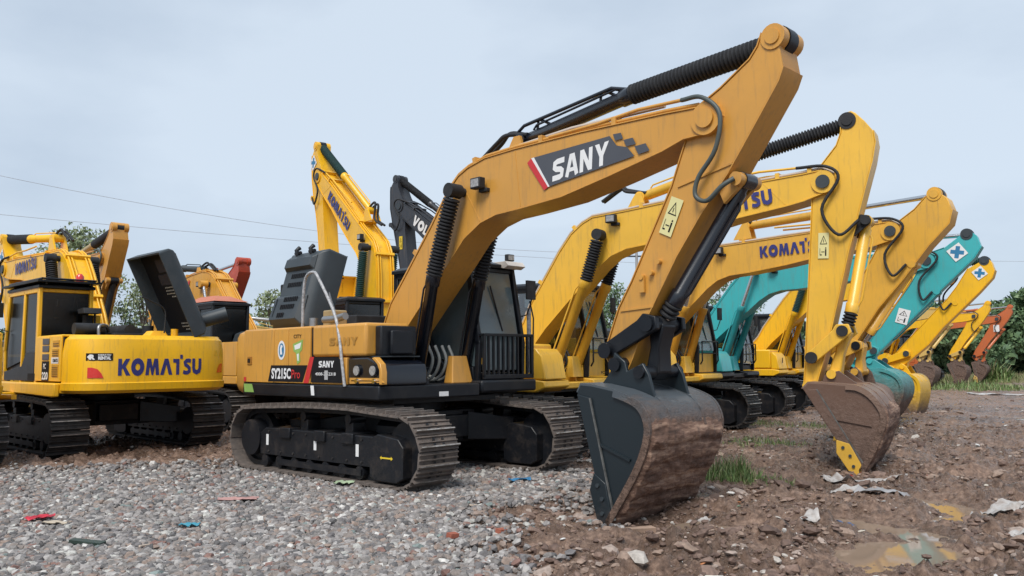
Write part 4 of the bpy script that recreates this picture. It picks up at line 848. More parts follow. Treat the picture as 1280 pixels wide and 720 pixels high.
K4 = dict(x=7.629, y=26.828, th=-.643, lod=1, style='komatsu', body=P_KOM, paint=P_KOM, tip=(5.61, 3.71), st=(6.57, 4.13), bp=(4.05, 1.23), kt=(4.55, .05), stick=STICK_K4, bel=M_GRUB, abel=M_GRUB, cylm=P_KOM, neckt=.7,
    linkm=P_KOM, bsm=MB_YEL, bshm=MB_YEL, pinm=M_SLATE, label='bright yellow excavator with a blue cross decal, next after the teal one', group=ROW1)
r, E = excavator(K4); cross_decal(E, (6.45, 3.80), .2)
text('lettering', '1', (1.272, -1.1, 1.40), (0,1,0), (0,0,1), .16, .08, M_BLKP, r, bold=.02)
far = dict(th=-.66, lod=2, tip=(5.35, 3.75), st=(6.05, 4.45), bp=(4.2, 1.40), kt=(4.45, -.1), bel=None, linkm=P_TAN, bsm=MB_BRN, bshm=MB_BRN, group=ROW1)
excavator(dict(far, x=17.4, y=45.6, style='sany', body=P_TAN, paint=P_TAN, cylm=P_TAN, label='pale tan far excavator, its brown bucket beside the yellow arm with the cross'))
excavator(dict(far, x=21.1, y=49.6, style='komatsu', body=P_KOM, paint=P_KOM, cylm=P_KOM, label='far yellow excavator with a brown bucket, directly left of the orange one'))
r, E = excavator(dict(far, x=24.3, y=53.0, style='komatsu', body=P_ORNG, paint=P_ORNG, cylm=P_ORNG, linkm=P_ORNG, cutm=P_TAN, bscale=.9, kt=(4.2, .1), label='orange excavator farthest right, its arm against the dark trees'))
sheet('white_plate', RECT(.3, .4), (5.15, -.2, 3.0), (1,0,0), (0,0,1), M_WHITE, E['stick'])

# ============================================================ row 2 (seen from behind)
K0 = dict(x=-7.9, y=16.25, th=2.375, lod=1, style='komatsu', body=P_KOM, paint=P_KOM, cabm=P_KOM, cabbase=M_BLK, open=True, tip=(5.48, 3.77), st=(5.98, 4.55), bp=(4.72, 1.0), kt=(5.0, -.1), bel=M_RUB, cylm=P_KOM, lampside=1,
    glass=G_DARK, rglass=G_DARK, bsm=MB_BRN, bshm=MB_K1, linkm=P_KOM, label='yellow excavator with blue lettering on its wide rear and a black hood standing open', group=ROW2)
r, E = excavator(K0); cw = E['cw']
def on_cw(y, z, lift=.02): return (cwx(y)-lift+.0, y, z)
def cw_text(txt, y0, y1, z, h, m, G=None, bold=.03, lift=.006, polys=None, name='lettering'):
    """wrap flat print round the rear face: y0 (left when seen from behind) to y1"""
    if polys is None: polys, wd = word(txt, G) if G else font_polys(txt, bold)
    else: wd = 1
    mb = MB()
    for q in polys:
        vs = []
        for p in q:
            y = y0+(y1-y0)*p[0]/wd; vs.append((cwx(y)-lift, y, z+h*p[1]))
        mb.add(vs, [tuple(range(len(q)))])
    return mb.obj(name, m, cw)
cw_text('KOMATSU', .72, -.70, 1.335, .275, M_BLUEP, GK)
UNIT = [[(i/4, 0), ((i+1)/4, 0), ((i+1)/4, 1), (i/4, 1)] for i in range(4)]
cw_text('', 1.16, .80, 1.58, .12, M_BLKP, polys=UNIT, lift=.004, name='rental_plate'); cw_text('RENTAL', 1.01, .83, 1.595, .055, M_WHITE, bold=.06, lift=.009); cw_text('KOMATSU', 1.01, .83, 1.66, .025, M_WHITE, GK, lift=.009)
cw_text('R', 1.12, 1.05, 1.595, .085, M_WHITE, bold=.07, lift=.009); cw_text('', 1.15, 1.12, 1.60, .08, M_WHITE, polys=[[(0,.5),(1,1),(1,0)]], lift=.009)
cw_text('', 1.14, .93, 1.30, .17, M_REDL, polys=[[(0,0),(.25,0),(.25,1),(0,1)],[(.25,0),(.6,0),(.6,.85),(.25,1)],[(.6,0),(1,0),(.85,.45),(.6,.85)]], lift=.012, name='tail_light')
cw_text('', -1.02, -1.17, 1.36, .16, M_REDL, polys=[[(0,0),(.3,0),(.3,.7),(.15,.45)],[(.3,0),(1,0),(1,1),(.6,1),(.3,.7)]], lift=.012, name='tail_light')
for y in (-.96, -1.10): cw_text('', y, y-.09, 1.66, .10, M_YELP, polys=[[(0,0),(1,0),(1,.12),(0,.12)],[(0,.12),(.12,.12),(.55,.9),(.45,1)],[(1,.12),(.55,1),(.5,.85),(.88,.12)]], name='warning_decal')
MB().add([(cwx(.70)-.008, .70, 2.0), (cwx(.7), .7, 2.0)], []) if False else None
# left side: vents, name plate
YL = 1.3715
for (xa, za, zb_) in ((-1.98, 1.82, 1.92), (-1.96, 1.66, 1.78), (-1.96, 1.32, 1.52)):
    f = MB().box(xa, xa+.30, YL-.002, YL+.006, za, zb_).obj('vent_panel', mat('vent_yellow', (.55, .28, .02)), r)
    k = int((zb_-za)/.035)
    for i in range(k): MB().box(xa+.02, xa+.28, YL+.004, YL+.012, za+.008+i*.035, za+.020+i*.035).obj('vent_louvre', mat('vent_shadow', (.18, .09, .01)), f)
for za in (1.60, 1.74, 1.86): MB().box(-1.50, -1.18, YL, YL+.01, za, za+.10).obj('step_grille', M_GREYP, r, .004)
sheet('name_plate', RECT(.36, .33), (-1.16, YL, 1.25), (-1,0,0), (0,0,1), M_BLKP, r, .003)
text('lettering', 'PC', (-1.25, YL, 1.45), (-1,0,0), (0,0,1), .09, .13, M_WHITE, r, lift=.008); text('lettering', '220', (-1.19, YL, 1.27), (-1,0,0), (0,0,1), .13, .3, M_WHITE, r, bold=.04, lift=.008)
sheet('sticker', RECT(.34, .10), (-1.62, YL, 1.54), (-1,0,0), (0,0,1), M_WHITE, r, .003); text('lettering', 'KOMATSU', (-1.70, YL, 1.56), (-1,0,0), (0,0,1), .06, .24, M_BLKP, r, lift=.006)
sheet('name_strip', RECT(.78, .12), (-.35, 1.345, 1.25), (-1,0,0), (0,0,1), M_BLKP, r, .006); text('lettering', '850', (-.85, 1.345, 1.265), (-1,0,0), (0,0,1), .09, .2, M_LBLUE, r, lift=.01)
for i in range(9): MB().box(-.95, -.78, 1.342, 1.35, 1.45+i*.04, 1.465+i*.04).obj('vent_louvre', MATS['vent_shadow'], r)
MB().prism([(-2.05,1.0),(-2.05,1.215),(1.3,1.215),(1.3,1.05),(-1.9,.99)], 1.37, 1.46).obj('side_step', P_KOM, r, .02)
mb = MB(); 
for y in (.43, .80, 1.32): mb.tube([(-.85, y, 3.03), (1.0, y, 3.03)], .02, 6)
for x in (-.85, -.3, .3, .9): mb.tube([(x, .43, 3.03), (x, 1.32, 3.03)], .018, 6); mb.tube([(x, .5, 2.93), (x, .5, 3.03)], .02, 6); mb.tube([(x, 1.25, 2.93), (x, 1.25, 3.03)], .02, 6)
mb.box(-.95, 1.15, .36, 1.42, 2.965, 3.0); mb.obj('roof_guard', M_BLK, E['cab'])
MB().tube([(-.6, .62, 3.0), (-.6, .62, 3.12), (-.6, .62, 3.17)], [.07, .07, .03], 14).obj('beacon', M_REDL, E['cab'])
ho, HP, hu, hn = open_hood(r, -2.66, -1.30, -.88, 2.08, math.radians(65), 1.62, .30, M_SLATE, M_BLK)
MB().add([HP(-2.62, .05, .075), HP(-1.34, .05, .075), HP(-1.34, 1.56, .075), HP(-2.62, 1.56, .075)], [(0,1,2,3)]).obj('hood_lining', M_BLKP, ho)
for (a, n_, wl) in ((.92, 4, 6), (.22, 3, 5)):
    for i in range(n_):
        for j in range(wl if i < n_-1 else 3):
            x = -2.15+j*.055+i*.01; aa = a-i*.06; MB().add([HP(x, aa, .08), HP(x+.032, aa, .08), HP(x+.032, aa+.022, .08), HP(x, aa+.022, .08)], [(0,1,2,3)]).obj('perforation', mat('perforation_light', (.45,.45,.42)), ho)
for (a, x, d) in ((1.22, -2.25, .24), (.98, -2.15, .2)):
    MB().add([HP(x, a, .079), HP(x+.4, a, .079), HP(x+.4, a+d, .079), HP(x, a+d, .079)], [(0,1,2,3)]).obj('foam_patch', mat('foam_grey', (.035,.03,.035), .9), ho)
mb = MB().tube([(-2.35, -.85, 2.28), (-2.55, -1.25, 2.42)], .13, 20, cap=False); mb.tube([(-2.35, -.85, 2.28), (-2.55, -1.25, 2.42)], .11, 20, cap=False); mb.obj('muffler_pipe', M_SLATE, r)
mb = MB(); mb.loft([[(-2.4, -.25, 2.0), (-2.1, -.25, 2.0), (-2.1, .1, 2.0), (-2.4, .1, 2.0)], [(-2.38, -.2, 2.09), (-2.12, -.2, 2.09), (-2.12, .02, 2.09), (-2.38, .02, 2.09)]]); mb.cyl((-2.3, -.4, 2.0), (-2.3, -.4, 2.13), .06); mb.obj('lifting_cover', P_KOM, r, .02)
link_hose('wire_stand', [(-2.45, -.15, 2.05), (-2.45, -.15, 2.45), (-2.45, .1, 2.60), (-2.45, .25, 2.66)], .012, M_RUB, r)
mb = MB(); mb.prism([(-1.25,2.42),(-.95,2.42),(-.9,2.5),(-1.2,2.52)], .45, .75); mb.tube([(-1.05, .5, 2.0), (-1.05, .5, 2.45)], .02, 8); mb.box(-1.0, -.85, .52, .64, 2.0, 2.4); mb.obj('air_intake', M_RUB, r, .01)
MB().box(-1.0, -.84, .38, .5, 2.0, 2.40).obj('intake_post', P_KOM, r, .01)
mb = MB(); mb.tube([(-.1,1.95,.97),(-.35,1.95,.97),(-.9,1.9,.99),(-1.0,1.88,.99),(-1.45,1.86,1.0)], [.05,.07,.075,.06,.055], 4); mb.box(.0,.22,1.3,2.0,.92,1.04); mb.obj('folded_step', P_KOM, r, .01)
for q in ((3.15, 3.30),): boom_text(E, 'KOMATSU', GK, E['MBt']((2.95, 3.68)), E['MBt']((4.35, 3.70)), .26, M_BLUEP, side=1)
cross_decal(E, (5.85, 4.1), .2, side=1)
common2 = dict(th=2.37, lampside=1, group=ROW2)
K00 = dict(common2, x=-10.1, y=13.2, lod=1, style='komatsu', body=P_KOM, paint=P_KOM, cabm=P_KOM, tip=(5.4, 3.4), st=(5.9, 4.2), bp=(4.7, .9), kt=(5.0, -.1), bel=M_RUB, cylm=P_KOM, bsm=MB_BRN, bshm=MB_K1, linkm=P_KOM, glass=G_DARK, rglass=G_DARK,
    label='yellow excavator cut off by the left edge, only its rear corner and track showing')
excavator(K00)
Q = dict(common2, x=-6.5, y=21.0, th=2.347, lod=1, style='sany', body=P_QYEL, paint=P_QYEL, cabbase=M_BLK, tip=(5.6, 3.43), st=(5.25, 4.33), bp=(4.6, .9), kt=(4.9, -.2), bel=None, cylm=P_QYEL, acylm=M_SLATE, rod=M_CHROME, glass=G_DARK, bsm=MB_BRN, bshm=MB_K1, linkm=M_BLK,
    label='ochre excavator with a black cab behind the open black hood of the yellow one')
r, E = excavator(Q)
sheet('lettering_panel', [[(0,0),(.62,0),(.75,.42),(.1,.42)]], (*E['MBt']((3.6, 3.56))[:1], .252, E['MBt']((3.6, 3.56))[1]), (-.98,0,.17), (0,0,1), M_GREYP, E['boom'], .002)
sheet('lettering_panel', [[(.62,0),(.72,0),(.88,.42),(.78,.42)]], (*E['MBt']((3.6, 3.56))[:1], .252, E['MBt']((3.6, 3.56))[1]), (-.98,0,.17), (0,0,1), M_REDP, E['boom'], .002)
MB().loft([[(-.75,.45,2.97),(.9,.45,2.97),(.9,1.3,2.97),(-.75,1.3,2.97)], [(-.3,.7,3.12),(.5,.7,3.12),(.5,1.1,3.12),(-.3,1.1,3.12)]]).obj('roof_cap', P_ORNG, E['cab'], .02)
R = dict(common2, x=-2.999, y=19.841, th=2.215, lod=1, style='komatsu', body=P_KOM, paint=P_KOM, tip=(3.31, 6.49), st=(3.61, 7.39), bp=(3.12, 3.62), kt=(1.7, 3.05), bel=M_GRUB, abel=M_GRUB, bbel=M_GRUB, cylm=P_KOM, glass=G_DARK, bsm=MB_YEL, bshm=MB_YEL, linkm=P_KOM,
    label='yellow excavator behind the amber one with its boom raised high and arm hanging straight down')
MB_YEL_R = MB_YEL
r, E = excavator(R)
fB = E['fB']; A_, B_ = fB((3.25, .56)), fB((4.75, .13)); boom_text(E, 'KOMATSU', GK, A_, B_, .27, M_BLUEP, side=1); cross_decal(E, (3.72, 6.95), .22, side=1)
V = dict(common2, x=-.58, y=22.9, lod=1, style='komatsu', body=P_VOL, paint=P_VOL, tip=(3.69, 6.21), st=(3.95, 7.1), bp=(3.5, 3.35), kt=(2.2, 2.6), bel=M_RUB, cylm=P_VOL, linkm=P_VOL, cabbase=P_VOL, glass=G_DARK,
    label='dark grey excavator whose raised boom shows behind the amber boom')
r, E = excavator(V); fB = E['fB']; boom_text(E, 'VOLVO', GV, fB((3.5, .50)), fB((4.85, .10)), .30, M_WHITE, side=1)
warning_decal(E, (3.75, 4.9), (0, -1), .16, .40, side=1, m=M_YELP)
W = dict(common2, x=9.6, y=33.8, lod=2, style='komatsu', body=P_QYEL, paint=P_KOM2, tip=(5.4, 3.2), st=(5.9, 4.0), bp=(4.7, .9), kt=(5.0, -.1), bel=None, cylm=P_KOM2, bsm=MB_BRN, bshm=MB_K1, label='yellow excavator of the back row glimpsed above the cab beside the teal boom')
excavator(W)
T = dict(x=-14.1, y=25.3, th=-.78, lod=2, style='sany', body=P_TAN, paint=P_SANY, tip=(5.25, 4.2), st=(5.9, 4.95), bp=(4.5, 1.6), kt=(4.7, .1), bel=M_RUB, cylm=P_TAN, bcylm=M_BLK, bsm=MB_BRN, bshm=MB_BRN, label='amber excavator far left whose arm rises behind the yellow boom', group=ROW3)
excavator(T)
O = dict(x=-12.3, y=29.4, th=-.78, lod=2, style='komatsu', body=P_RED, paint=P_RED, tip=(5.25, 3.9), st=(5.97, 4.55), bp=(4.1, 1.5), kt=(4.3, 0), bel=None, cylm=P_RED, bsm=MB_BRN, bshm=MB_BRN, linkm=P_RED, label='red orange excavator whose arm tip shows above the ochre boom', group=ROW3)
excavator(O)
U = dict(x=-14.5, y=36.5, th=.3, lod=2, style='komatsu', body=P_TAN, paint=P_TAN, tip=(5.25, 2.6), st=(5.97, 3.2), bp=(4.3, .4), kt=(4.6, -.6), bel=None, cylm=M_STEEL, bsm=MB_BRN, bshm=MB_BRN, linkm=P_TAN, label='small looking tan excavator with a lowered boom between the hood and the left cab', group=ROW3)
excavator(U)

# ============================================================ ground
def vnoise(x, y, seed=0):
    xi = np.floor(x).astype(np.int64); yi = np.floor(y).astype(np.int64); fx = x-xi; fy = y-yi
    def h(a, b):
        n = (a*374761393+b*668265263+seed*974634777) & 0xffffffff; n = ((n ^ (n >> 13))*1274126177) & 0xffffffff; return ((n ^ (n >> 16)) & 0xffff)/65535.
    u = fx*fx*(3-2*fx); v = fy*fy*(3-2*fy)
    return (h(xi, yi)*(1-u)+h(xi+1, yi)*u)*(1-v)+(h(xi, yi+1)*(1-u)+h(xi+1, yi+1)*u)*v
def fbm(x, y, o=4, seed=0, g=.5):
    s = 0; a = 1; t = 0
    for i in range(o): s = s+a*vnoise(x*2**i+i*17.3, y*2**i-i*9.1, seed+i); t += a; a *= g
    return s/t
def gravel_mask(x, y):
    n = fbm(x*.9, y*.9, 4, 5)-.5
    e1 = -.30+.24*(y-6.7)+n*1.8-x; e2 = 13.1+.12*x+n*2.5-y
    return np.clip(np.minimum(e1, e2)/1.5+.35+(fbm(x*3, y*3, 3, 8)-.5)*.9, 0, 1)
PUD = [(2.95, 6.95, .85, .45, .3), (3.4, 8.0, .5, .75, .4), (4.55, 9.3, .35, 1.0, .3), (12.9, 22.2, 1.2, 2.2, .2), (11.2, 17.5, 1.2, .6, .0), (2.2, 8.1, .45, .3, .0), (8.5, 15.2, .8, .5, .2), (16.5, 26.5, 2.0, 1.2, .1), (.9, 6.2, .35, .2, .3), (2.3, 7.2, .4, .18, .5), (5.2, 8.2, .5, .25, .6), (4.2, 8.4, .35, .16, .6), (6.3, 11.4, .7, .25, .7), (7.6, 12.6, .9, .25, .8), (3.6, 12.2, .5, .2, .7), (9.6, 15.4, 1.1, .3, .7), (7.2, 10.2, .6, .25, .7), (11.0, 20.0, 1.4, .4, .6)]
def pud(x, y):
    m = np.zeros_like(x)
    for (px, py, a, b, t) in PUD:
        dx, dy = x-px, y-py; c, s = math.cos(t), math.sin(t); r = np.sqrt(((c*dx+s*dy)/a)**2+((-s*dx+c*dy)/b)**2)+(fbm(x*1.6, y*1.6, 3, 11)-.5)*1.1
        m = np.maximum(m, np.clip((1.05-r)/.55, 0, 1))
    return m
WATER = -.055
def height(x, y):
    g = gravel_mask(x, y); d = np.hypot(x, y)
    k = np.clip(1.4-d/45, .15, 1)
    big = (fbm(x*.35, y*.35, 3, 21)-.5)*.09
    mud = (fbm(x*2.2, y*2.2, 6, 31, .66)-.5)*.26+np.maximum(fbm(x*9, y*9, 3, 33)-.52, 0)*.26+np.abs(fbm(x*5, y*5, 4, 35, .6)-.5)*-.14+.02
    # wheel ruts running with the row of machines
    w_ = (x*.62-y*.78)+(fbm(x*.4, y*.4, 2, 41)-.5)*1.6; rut = np.sin(w_*2.3)*.03+np.sin(w_*17)*.012*np.clip(np.sin(w_*2.3+.5), 0, 1)
    gr = (fbm(x*1.3, y*1.3, 3, 51)-.5)*.05
    rr = np.clip((x-1.5)/2, 0, 1)
    z = big*rr+g*gr+(1-g)*(mud*k+rut*rr)-.01
    und = np.clip(1-np.abs((y-(13.5+.95*x)))/5.5, 0, 1)*(1-np.clip((d-30)/20, 0, 1))
    z = z*(1-.45*und)
    # dip where the amber machine's bucket digs in, mounded edge
    b = np.exp(-(((x-1.15)/.8)**2+((y-8.7)/.8)**2)**1.5); z = z*(1-.6*b)-.15*b
    p = pud(x, y); return z*(1-.6*p)-.088*p
nr, na = 620, 760
ang = np.concatenate([np.linspace(math.radians(-40), math.radians(40), na), np.linspace(math.radians(46), math.radians(314), 46)])
rad = np.concatenate([np.geomspace(2.2, 60, nr), np.geomspace(64, 3500, 34)])
Rg, Ag = np.meshgrid(rad, ang, indexing='ij'); X = Rg*np.sin(Ag); Y = Rg*np.cos(Ag); Z = height(X, Y)*np.clip((70-Rg)/20, 0, 1)
def npmesh(name, V, F, m, kind=None, smooth=False, label=None, col=None):
    me = bpy.data.meshes.new(name); F = np.asarray(F); k = F.shape[1]
    me.vertices.add(len(V)); me.vertices.foreach_set('co', np.asarray(V, dtype=np.float32).ravel())
    me.loops.add(F.size); me.loops.foreach_set('vertex_index', F.astype(np.int32).ravel())
    me.polygons.add(len(F)); me.polygons.foreach_set('loop_start', np.arange(0, F.size, k, dtype=np.int32)); me.polygons.foreach_set('loop_total', np.full(len(F), k, dtype=np.int32))
    me.polygons.foreach_set('use_smooth', np.full(len(F), smooth))
    if col is not None:
        a = me.attributes.new('tone', 'FLOAT', 'POINT'); a.data.foreach_set('value', np.asarray(col, dtype=np.float32))
    me.materials.append(m); me.update(); me.validate()
    o = bpy.data.objects.new(name, me); C.objects.link(o)
    if kind: o['kind'] = kind
    if label: o['label'] = label
    return o
n1, n2 = Rg.shape
idx = np.arange(n1*n2).reshape(n1, n2); a = idx[:-1, :]; b = idx[1:, :]
F = np.stack([a, np.roll(a, -1, 1), np.roll(b, -1, 1), b], -1).reshape(-1, 4)
V = np.stack([X, Y, Z], -1).reshape(-1, 3)
cidx = len(V); V = np.vstack([V, [0, 0, 0]])
# near disc under the camera
ringi = idx[0]; tri = np.stack([ringi, np.full(n2, cidx), np.roll(ringi, -1), ringi], -1)
def ground_mat():
    m = bpy.data.materials.new('muddy_ground'); m.use_nodes = True; t = m.node_tree; b = t.nodes['Principled BSDF']; l = t.links.new
    tc = N(t, 'ShaderNodeTexCoord'); at = N(t, 'ShaderNodeAttribute', attribute_name='tone')
    n1 = N(t, 'ShaderNodeTexNoise'); n1.inputs['Scale'].default_value = 1.1; n1.inputs['Detail'].default_value = 8; n1.inputs['Roughness'].default_value = .6; l(tc.outputs['Object'], n1.inputs[0])
    n2 = N(t, 'ShaderNodeTexNoise'); n2.inputs['Scale'].default_value = 16; n2.inputs['Detail'].default_value = 8; n2.inputs['Roughness'].default_value = .75; l(tc.outputs['Object'], n2.inputs[0])
    r1 = N(t, 'ShaderNodeValToRGB'); e = r1.color_ramp.elements; e[0].position = .3; e[0].color = (.06, .036, .026, 1); e[1].position = .72; e[1].color = (.42, .29, .22, 1)
    k = e.new(.5); k.color = (.20, .132, .097, 1); l(n2.outputs[0], r1.inputs[0])
    r2 = N(t, 'ShaderNodeValToRGB'); e = r2.color_ramp.elements; e[0].position = .38; e[0].color = (.70, .68, .66, 1); e[1].position = .62; e[1].color = (1.3, 1.27, 1.25, 1); l(n1.outputs[0], r2.inputs[0])
    mu = N(t, 'ShaderNodeMix', data_type='RGBA', blend_type='MULTIPLY'); mu.inputs[0].default_value = 1; l(r1.outputs[0], mu.inputs[6]); l(r2.outputs[0], mu.inputs[7])
    g = N(t, 'ShaderNodeMix', data_type='RGBA'); g.inputs[7].default_value = (.12, .098, .085, 1); l(mu.outputs[2], g.inputs[6]); l(at.outputs['Fac'], g.inputs[0]); l(g.outputs[2], b.inputs['Base Color'])
    rr = N(t, 'ShaderNodeMapRange'); rr.inputs[1].default_value = .47; rr.inputs[2].default_value = .63; rr.inputs[3].default_value = .15; rr.inputs[4].default_value = .8; l(n1.outputs[0], rr.inputs[0]); l(rr.outputs[0], b.inputs['Roughness'])
    bp = N(t, 'ShaderNodeBump'); bp.inputs['Strength'].default_value = .9; bp.inputs['Distance'].default_value = .05
    n3 = N(t, 'ShaderNodeTexNoise'); n3.inputs['Scale'].default_value = 22; n3.inputs['Detail'].default_value = 10; n3.inputs['Roughness'].default_value = .75; l(tc.outputs['Object'], n3.inputs[0]); l(n3.outputs[0], bp.inputs['Height']); l(bp.outputs[0], b.inputs['Normal'])
    return m
tone = np.append(gravel_mask(X, Y).ravel()*(Rg.ravel() < 20), 0)
npmesh('ground', V, np.vstack([F, tri[:, [0, 1, 2, 2]]]) if False else F, ground_mat(), 'structure', True, 'rutted brown mud yard', tone)
# puddle water
mw = bpy.data.materials.new('muddy_water'); mw.use_nodes = True; b_ = mw.node_tree.nodes['Principled BSDF']; b_.inputs['Base Color'].default_value = (.27, .20, .145, 1); b_.inputs['Roughness'].default_value = .04; b_.inputs['Specular IOR Level'].default_value = .35
t = mw.node_tree; tc = N(t, 'ShaderNodeTexCoord'); nn = N(t, 'ShaderNodeTexNoise'); nn.inputs['Scale'].default_value = 5; t.links.new(tc.outputs['Object'], nn.inputs[0]); bb = N(t, 'ShaderNodeBump'); bb.inputs['Strength'].default_value = .3; t.links.new(nn.outputs[0], bb.inputs['Height']); t.links.new(bb.outputs[0], b_.inputs['Normal'])
for ip, (px, py, a_, b2, t_) in enumerate(PUD):
    s = 1.75; V4 = [(px+s*a_*math.cos(q), py+s*max(b2, .3)*math.sin(q), WATER-.004*ip) for q in np.linspace(0, 2*math.pi, 25)[:-1]]
    o = MB().add(V4, [tuple(range(24))]).obj('puddle', mw); o['kind'] = 'structure'
mc = bpy.data.materials.new('caked_mud'); mc.use_nodes = True; t = mc.node_tree; b_ = t.nodes['Principled BSDF']; b_.inputs['Roughness'].default_value = .85
tc = N(t, 'ShaderNodeTexCoord'); mp2 = N(t, 'ShaderNodeMapping'); mp2.inputs['Scale'].default_value = (1, .22, 1.7); nn = N(t, 'ShaderNodeTexNoise'); nn.inputs['Scale'].default_value = 7; nn.inputs['Detail'].default_value = 10; nn.inputs['Roughness'].default_value = .72
t.links.new(tc.outputs['Object'], mp2.inputs[0]); t.links.new(mp2.outputs[0], nn.inputs[0]); rr = N(t, 'ShaderNodeValToRGB'); e = rr.color_ramp.elements; e[0].position = .33; e[0].color = (.05, .028, .02, 1); e[1].position = .66; e[1].color = (.42, .28, .20, 1); k = e.new(.5); k.color = (.15, .085, .06, 1)
t.links.new(nn.outputs[0], rr.inputs[0]); t.links.new(rr.outputs[0], b_.inputs['Base Color']); bb = N(t, 'ShaderNodeBump'); bb.inputs['Distance'].default_value = .02; t.links.new(nn.outputs[0], bb.inputs['Height']); t.links.new(bb.outputs[0], b_.inputs['Normal'])
for (par, prof, hw_, tf, amp, sd_) in CRUSTS: crust(par, prof, hw_, tf, mc, amp*1.7, sd_)
# ---- gravel: every stone its own small polyhedron in one mesh
ico_v = []; ph = (1+5**.5)/2
for s1 in (-1, 1):
    for s2 in (-1, 1): ico_v += [(0, s1, s2*ph), (s1, s2*ph, 0), (s2*ph, 0, s1)]
ico_v = np.array(ico_v)/math.hypot(1, ph)
d = ((ico_v[:, None]-ico_v[None])**2).sum(-1); adj = (d > .1) & (d < 1.2)
ico_f = [(i, j, k) for i in range(12) for j in range(i+1, 12) for k in range(j+1, 12) if adj[i, j] and adj[j, k] and adj[i, k]]
ico_f = np.array([f if np.dot(np.cross(ico_v[f[1]]-ico_v[f[0]], ico_v[f[2]]-ico_v[f[0]]), ico_v[f[0]]) > 0 else (f[0], f[2], f[1]) for f in ico_f])
def stones(name, n, sampler, rmin, rmax, m, label, sink=.25, flat=.7, power=2.2):
    x, y, keep = sampler(n); x, y = x[keep], y[keep]; n = len(x)
    r = rmin+(rmax-rmin)*rng.random(n)**power
    sc_ = np.stack([r*rng.uniform(.75, 1.35, n), r*rng.uniform(.7, 1.1, n), r*rng.uniform(flat*.7, flat*1.2, n)], -1)
    P = ico_v[None]*(1+rng.uniform(-.22, .22, (n, 12, 1)))*sc_[:, None]
    a = rng.uniform(0, 2*math.pi, n); c, s = np.cos(a)[:, None], np.sin(a)[:, None]
    tl = rng.uniform(-.5, .5, n)[:, None]; Px = P[..., 0]; Pz = P[..., 2]; P0 = Px*np.cos(tl)-Pz*np.sin(tl); P2 = Px*np.sin(tl)+Pz*np.cos(tl)
    Q = np.stack([P0*c-P[..., 1]*s+x[:, None], P0*s+P[..., 1]*c+y[:, None], P2+(height(x, y)+sc_[:, 2]*(1-2*sink)+rng.uniform(0, .012, n))[:, None]], -1)
    F_ = (ico_f[None]+(np.arange(n)*12)[:, None, None]).reshape(-1, 3)
    return npmesh(name, Q.reshape(-1, 3), F_, m, 'stuff', False, label, np.repeat(rng.random(n), 12))
def tone_mat(name, cols, rough=.8):
    m = bpy.data.materials.new(name); m.use_nodes = True; t = m.node_tree; b = t.nodes['Principled BSDF']; l = t.links.new; b.inputs['Roughness'].default_value = rough
    at = N(t, 'ShaderNodeAttribute', attribute_name='tone'); r = N(t, 'ShaderNodeValToRGB'); e = r.color_ramp.elements; r.color_ramp.interpolation = 'CONSTANT'
    e[0].position = 0; e[0].color = (*cols[0][1], 1); e[1].position = cols[1][0]; e[1].color = (*cols[1][1], 1)
    for p, c in cols[2:]: q = e.new(p); q.color = (*c, 1)
    l(at.outputs['Fac'], r.inputs[0])
    tc = N(t, 'ShaderNodeTexCoord'); n = N(t, 'ShaderNodeTexNoise'); n.inputs['Scale'].default_value = 30; n.inputs['Detail'].default_value = 5; l(tc.outputs['Object'], n.inputs[0])
    mr = N(t, 'ShaderNodeMapRange'); mr.inputs[1].default_value = .3; mr.inputs[2].default_value = .7; mr.inputs[3].default_value = .7; mr.inputs[4].default_value = 1.25; l(n.outputs[0], mr.inputs[0])
    v = N(t, 'ShaderNodeVectorMath', operation='SCALE'); l(r.outputs[0], v.inputs[0]); l(mr.outputs[0], v.inputs[3]); l(v.outputs[0], b.inputs['Base Color'])
    bp = N(t, 'ShaderNodeBump'); bp.inputs['Strength'].default_value = .5; bp.inputs['Distance'].default_value = .01; l(n.outputs[0], bp.inputs['Height']); l(bp.outputs[0], b.inputs['Normal'])
    return m
def samp(r0, r1, a0, a1, f):
    def g(n):
        # denser near the camera
        r = r0*(r1/r0)**(rng.random(n)**.82); a = np.radians(rng.uniform(a0, a1, n)); x = r*np.sin(a); y = r*np.cos(a); return x, y, f(x, y)
    return g
gm = tone_mat('gravel_stone', [(0, (.20,.185,.175)), (.16, (.27,.25,.24)), (.34, (.15,.14,.14)), (.48, (.36,.34,.325)), (.60, (.23,.195,.175)), (.74, (.11,.105,.105)), (.83, (.27,.205,.17)), (.90, (.21,.12,.10)), (.93, (.42,.41,.38)), (.965, (.19,.23,.22)), (.98, (.55,.53,.5))])
stones('gravel', 92000, samp(5.2, 15, -36, 8, lambda x, y: rng.random(len(x)) < gravel_mask(x, y)*1.1),   .010, .050, gm, 'grey crushed gravel with odd red and white stones', power=1.9)
mm_ = tone_mat('mud_clod', [(0, (.14,.09,.07)), (.3, (.21,.14,.11)), (.55, (.28,.20,.155)), (.75, (.11,.07,.055)), (.88, (.33,.26,.22)), (.955, (.42,.38,.34)), (.985, (.6,.57,.53))], .75)
stones('mud_clods', 60000, samp(5.0, 32, -36, 36, lambda x, y: (rng.random(len(x)) > gravel_mask(x, y)*.9) & (pud(x, y) < .25) & (rng.random(len(x)) < .25+1.3*np.clip(fbm(x*1.1, y*1.1, 3, 77)-.35, 0, 1)*2)),     .005, .040, mm_, 'lumps of churned brown mud', sink=.35, flat=.6, power=3.2)
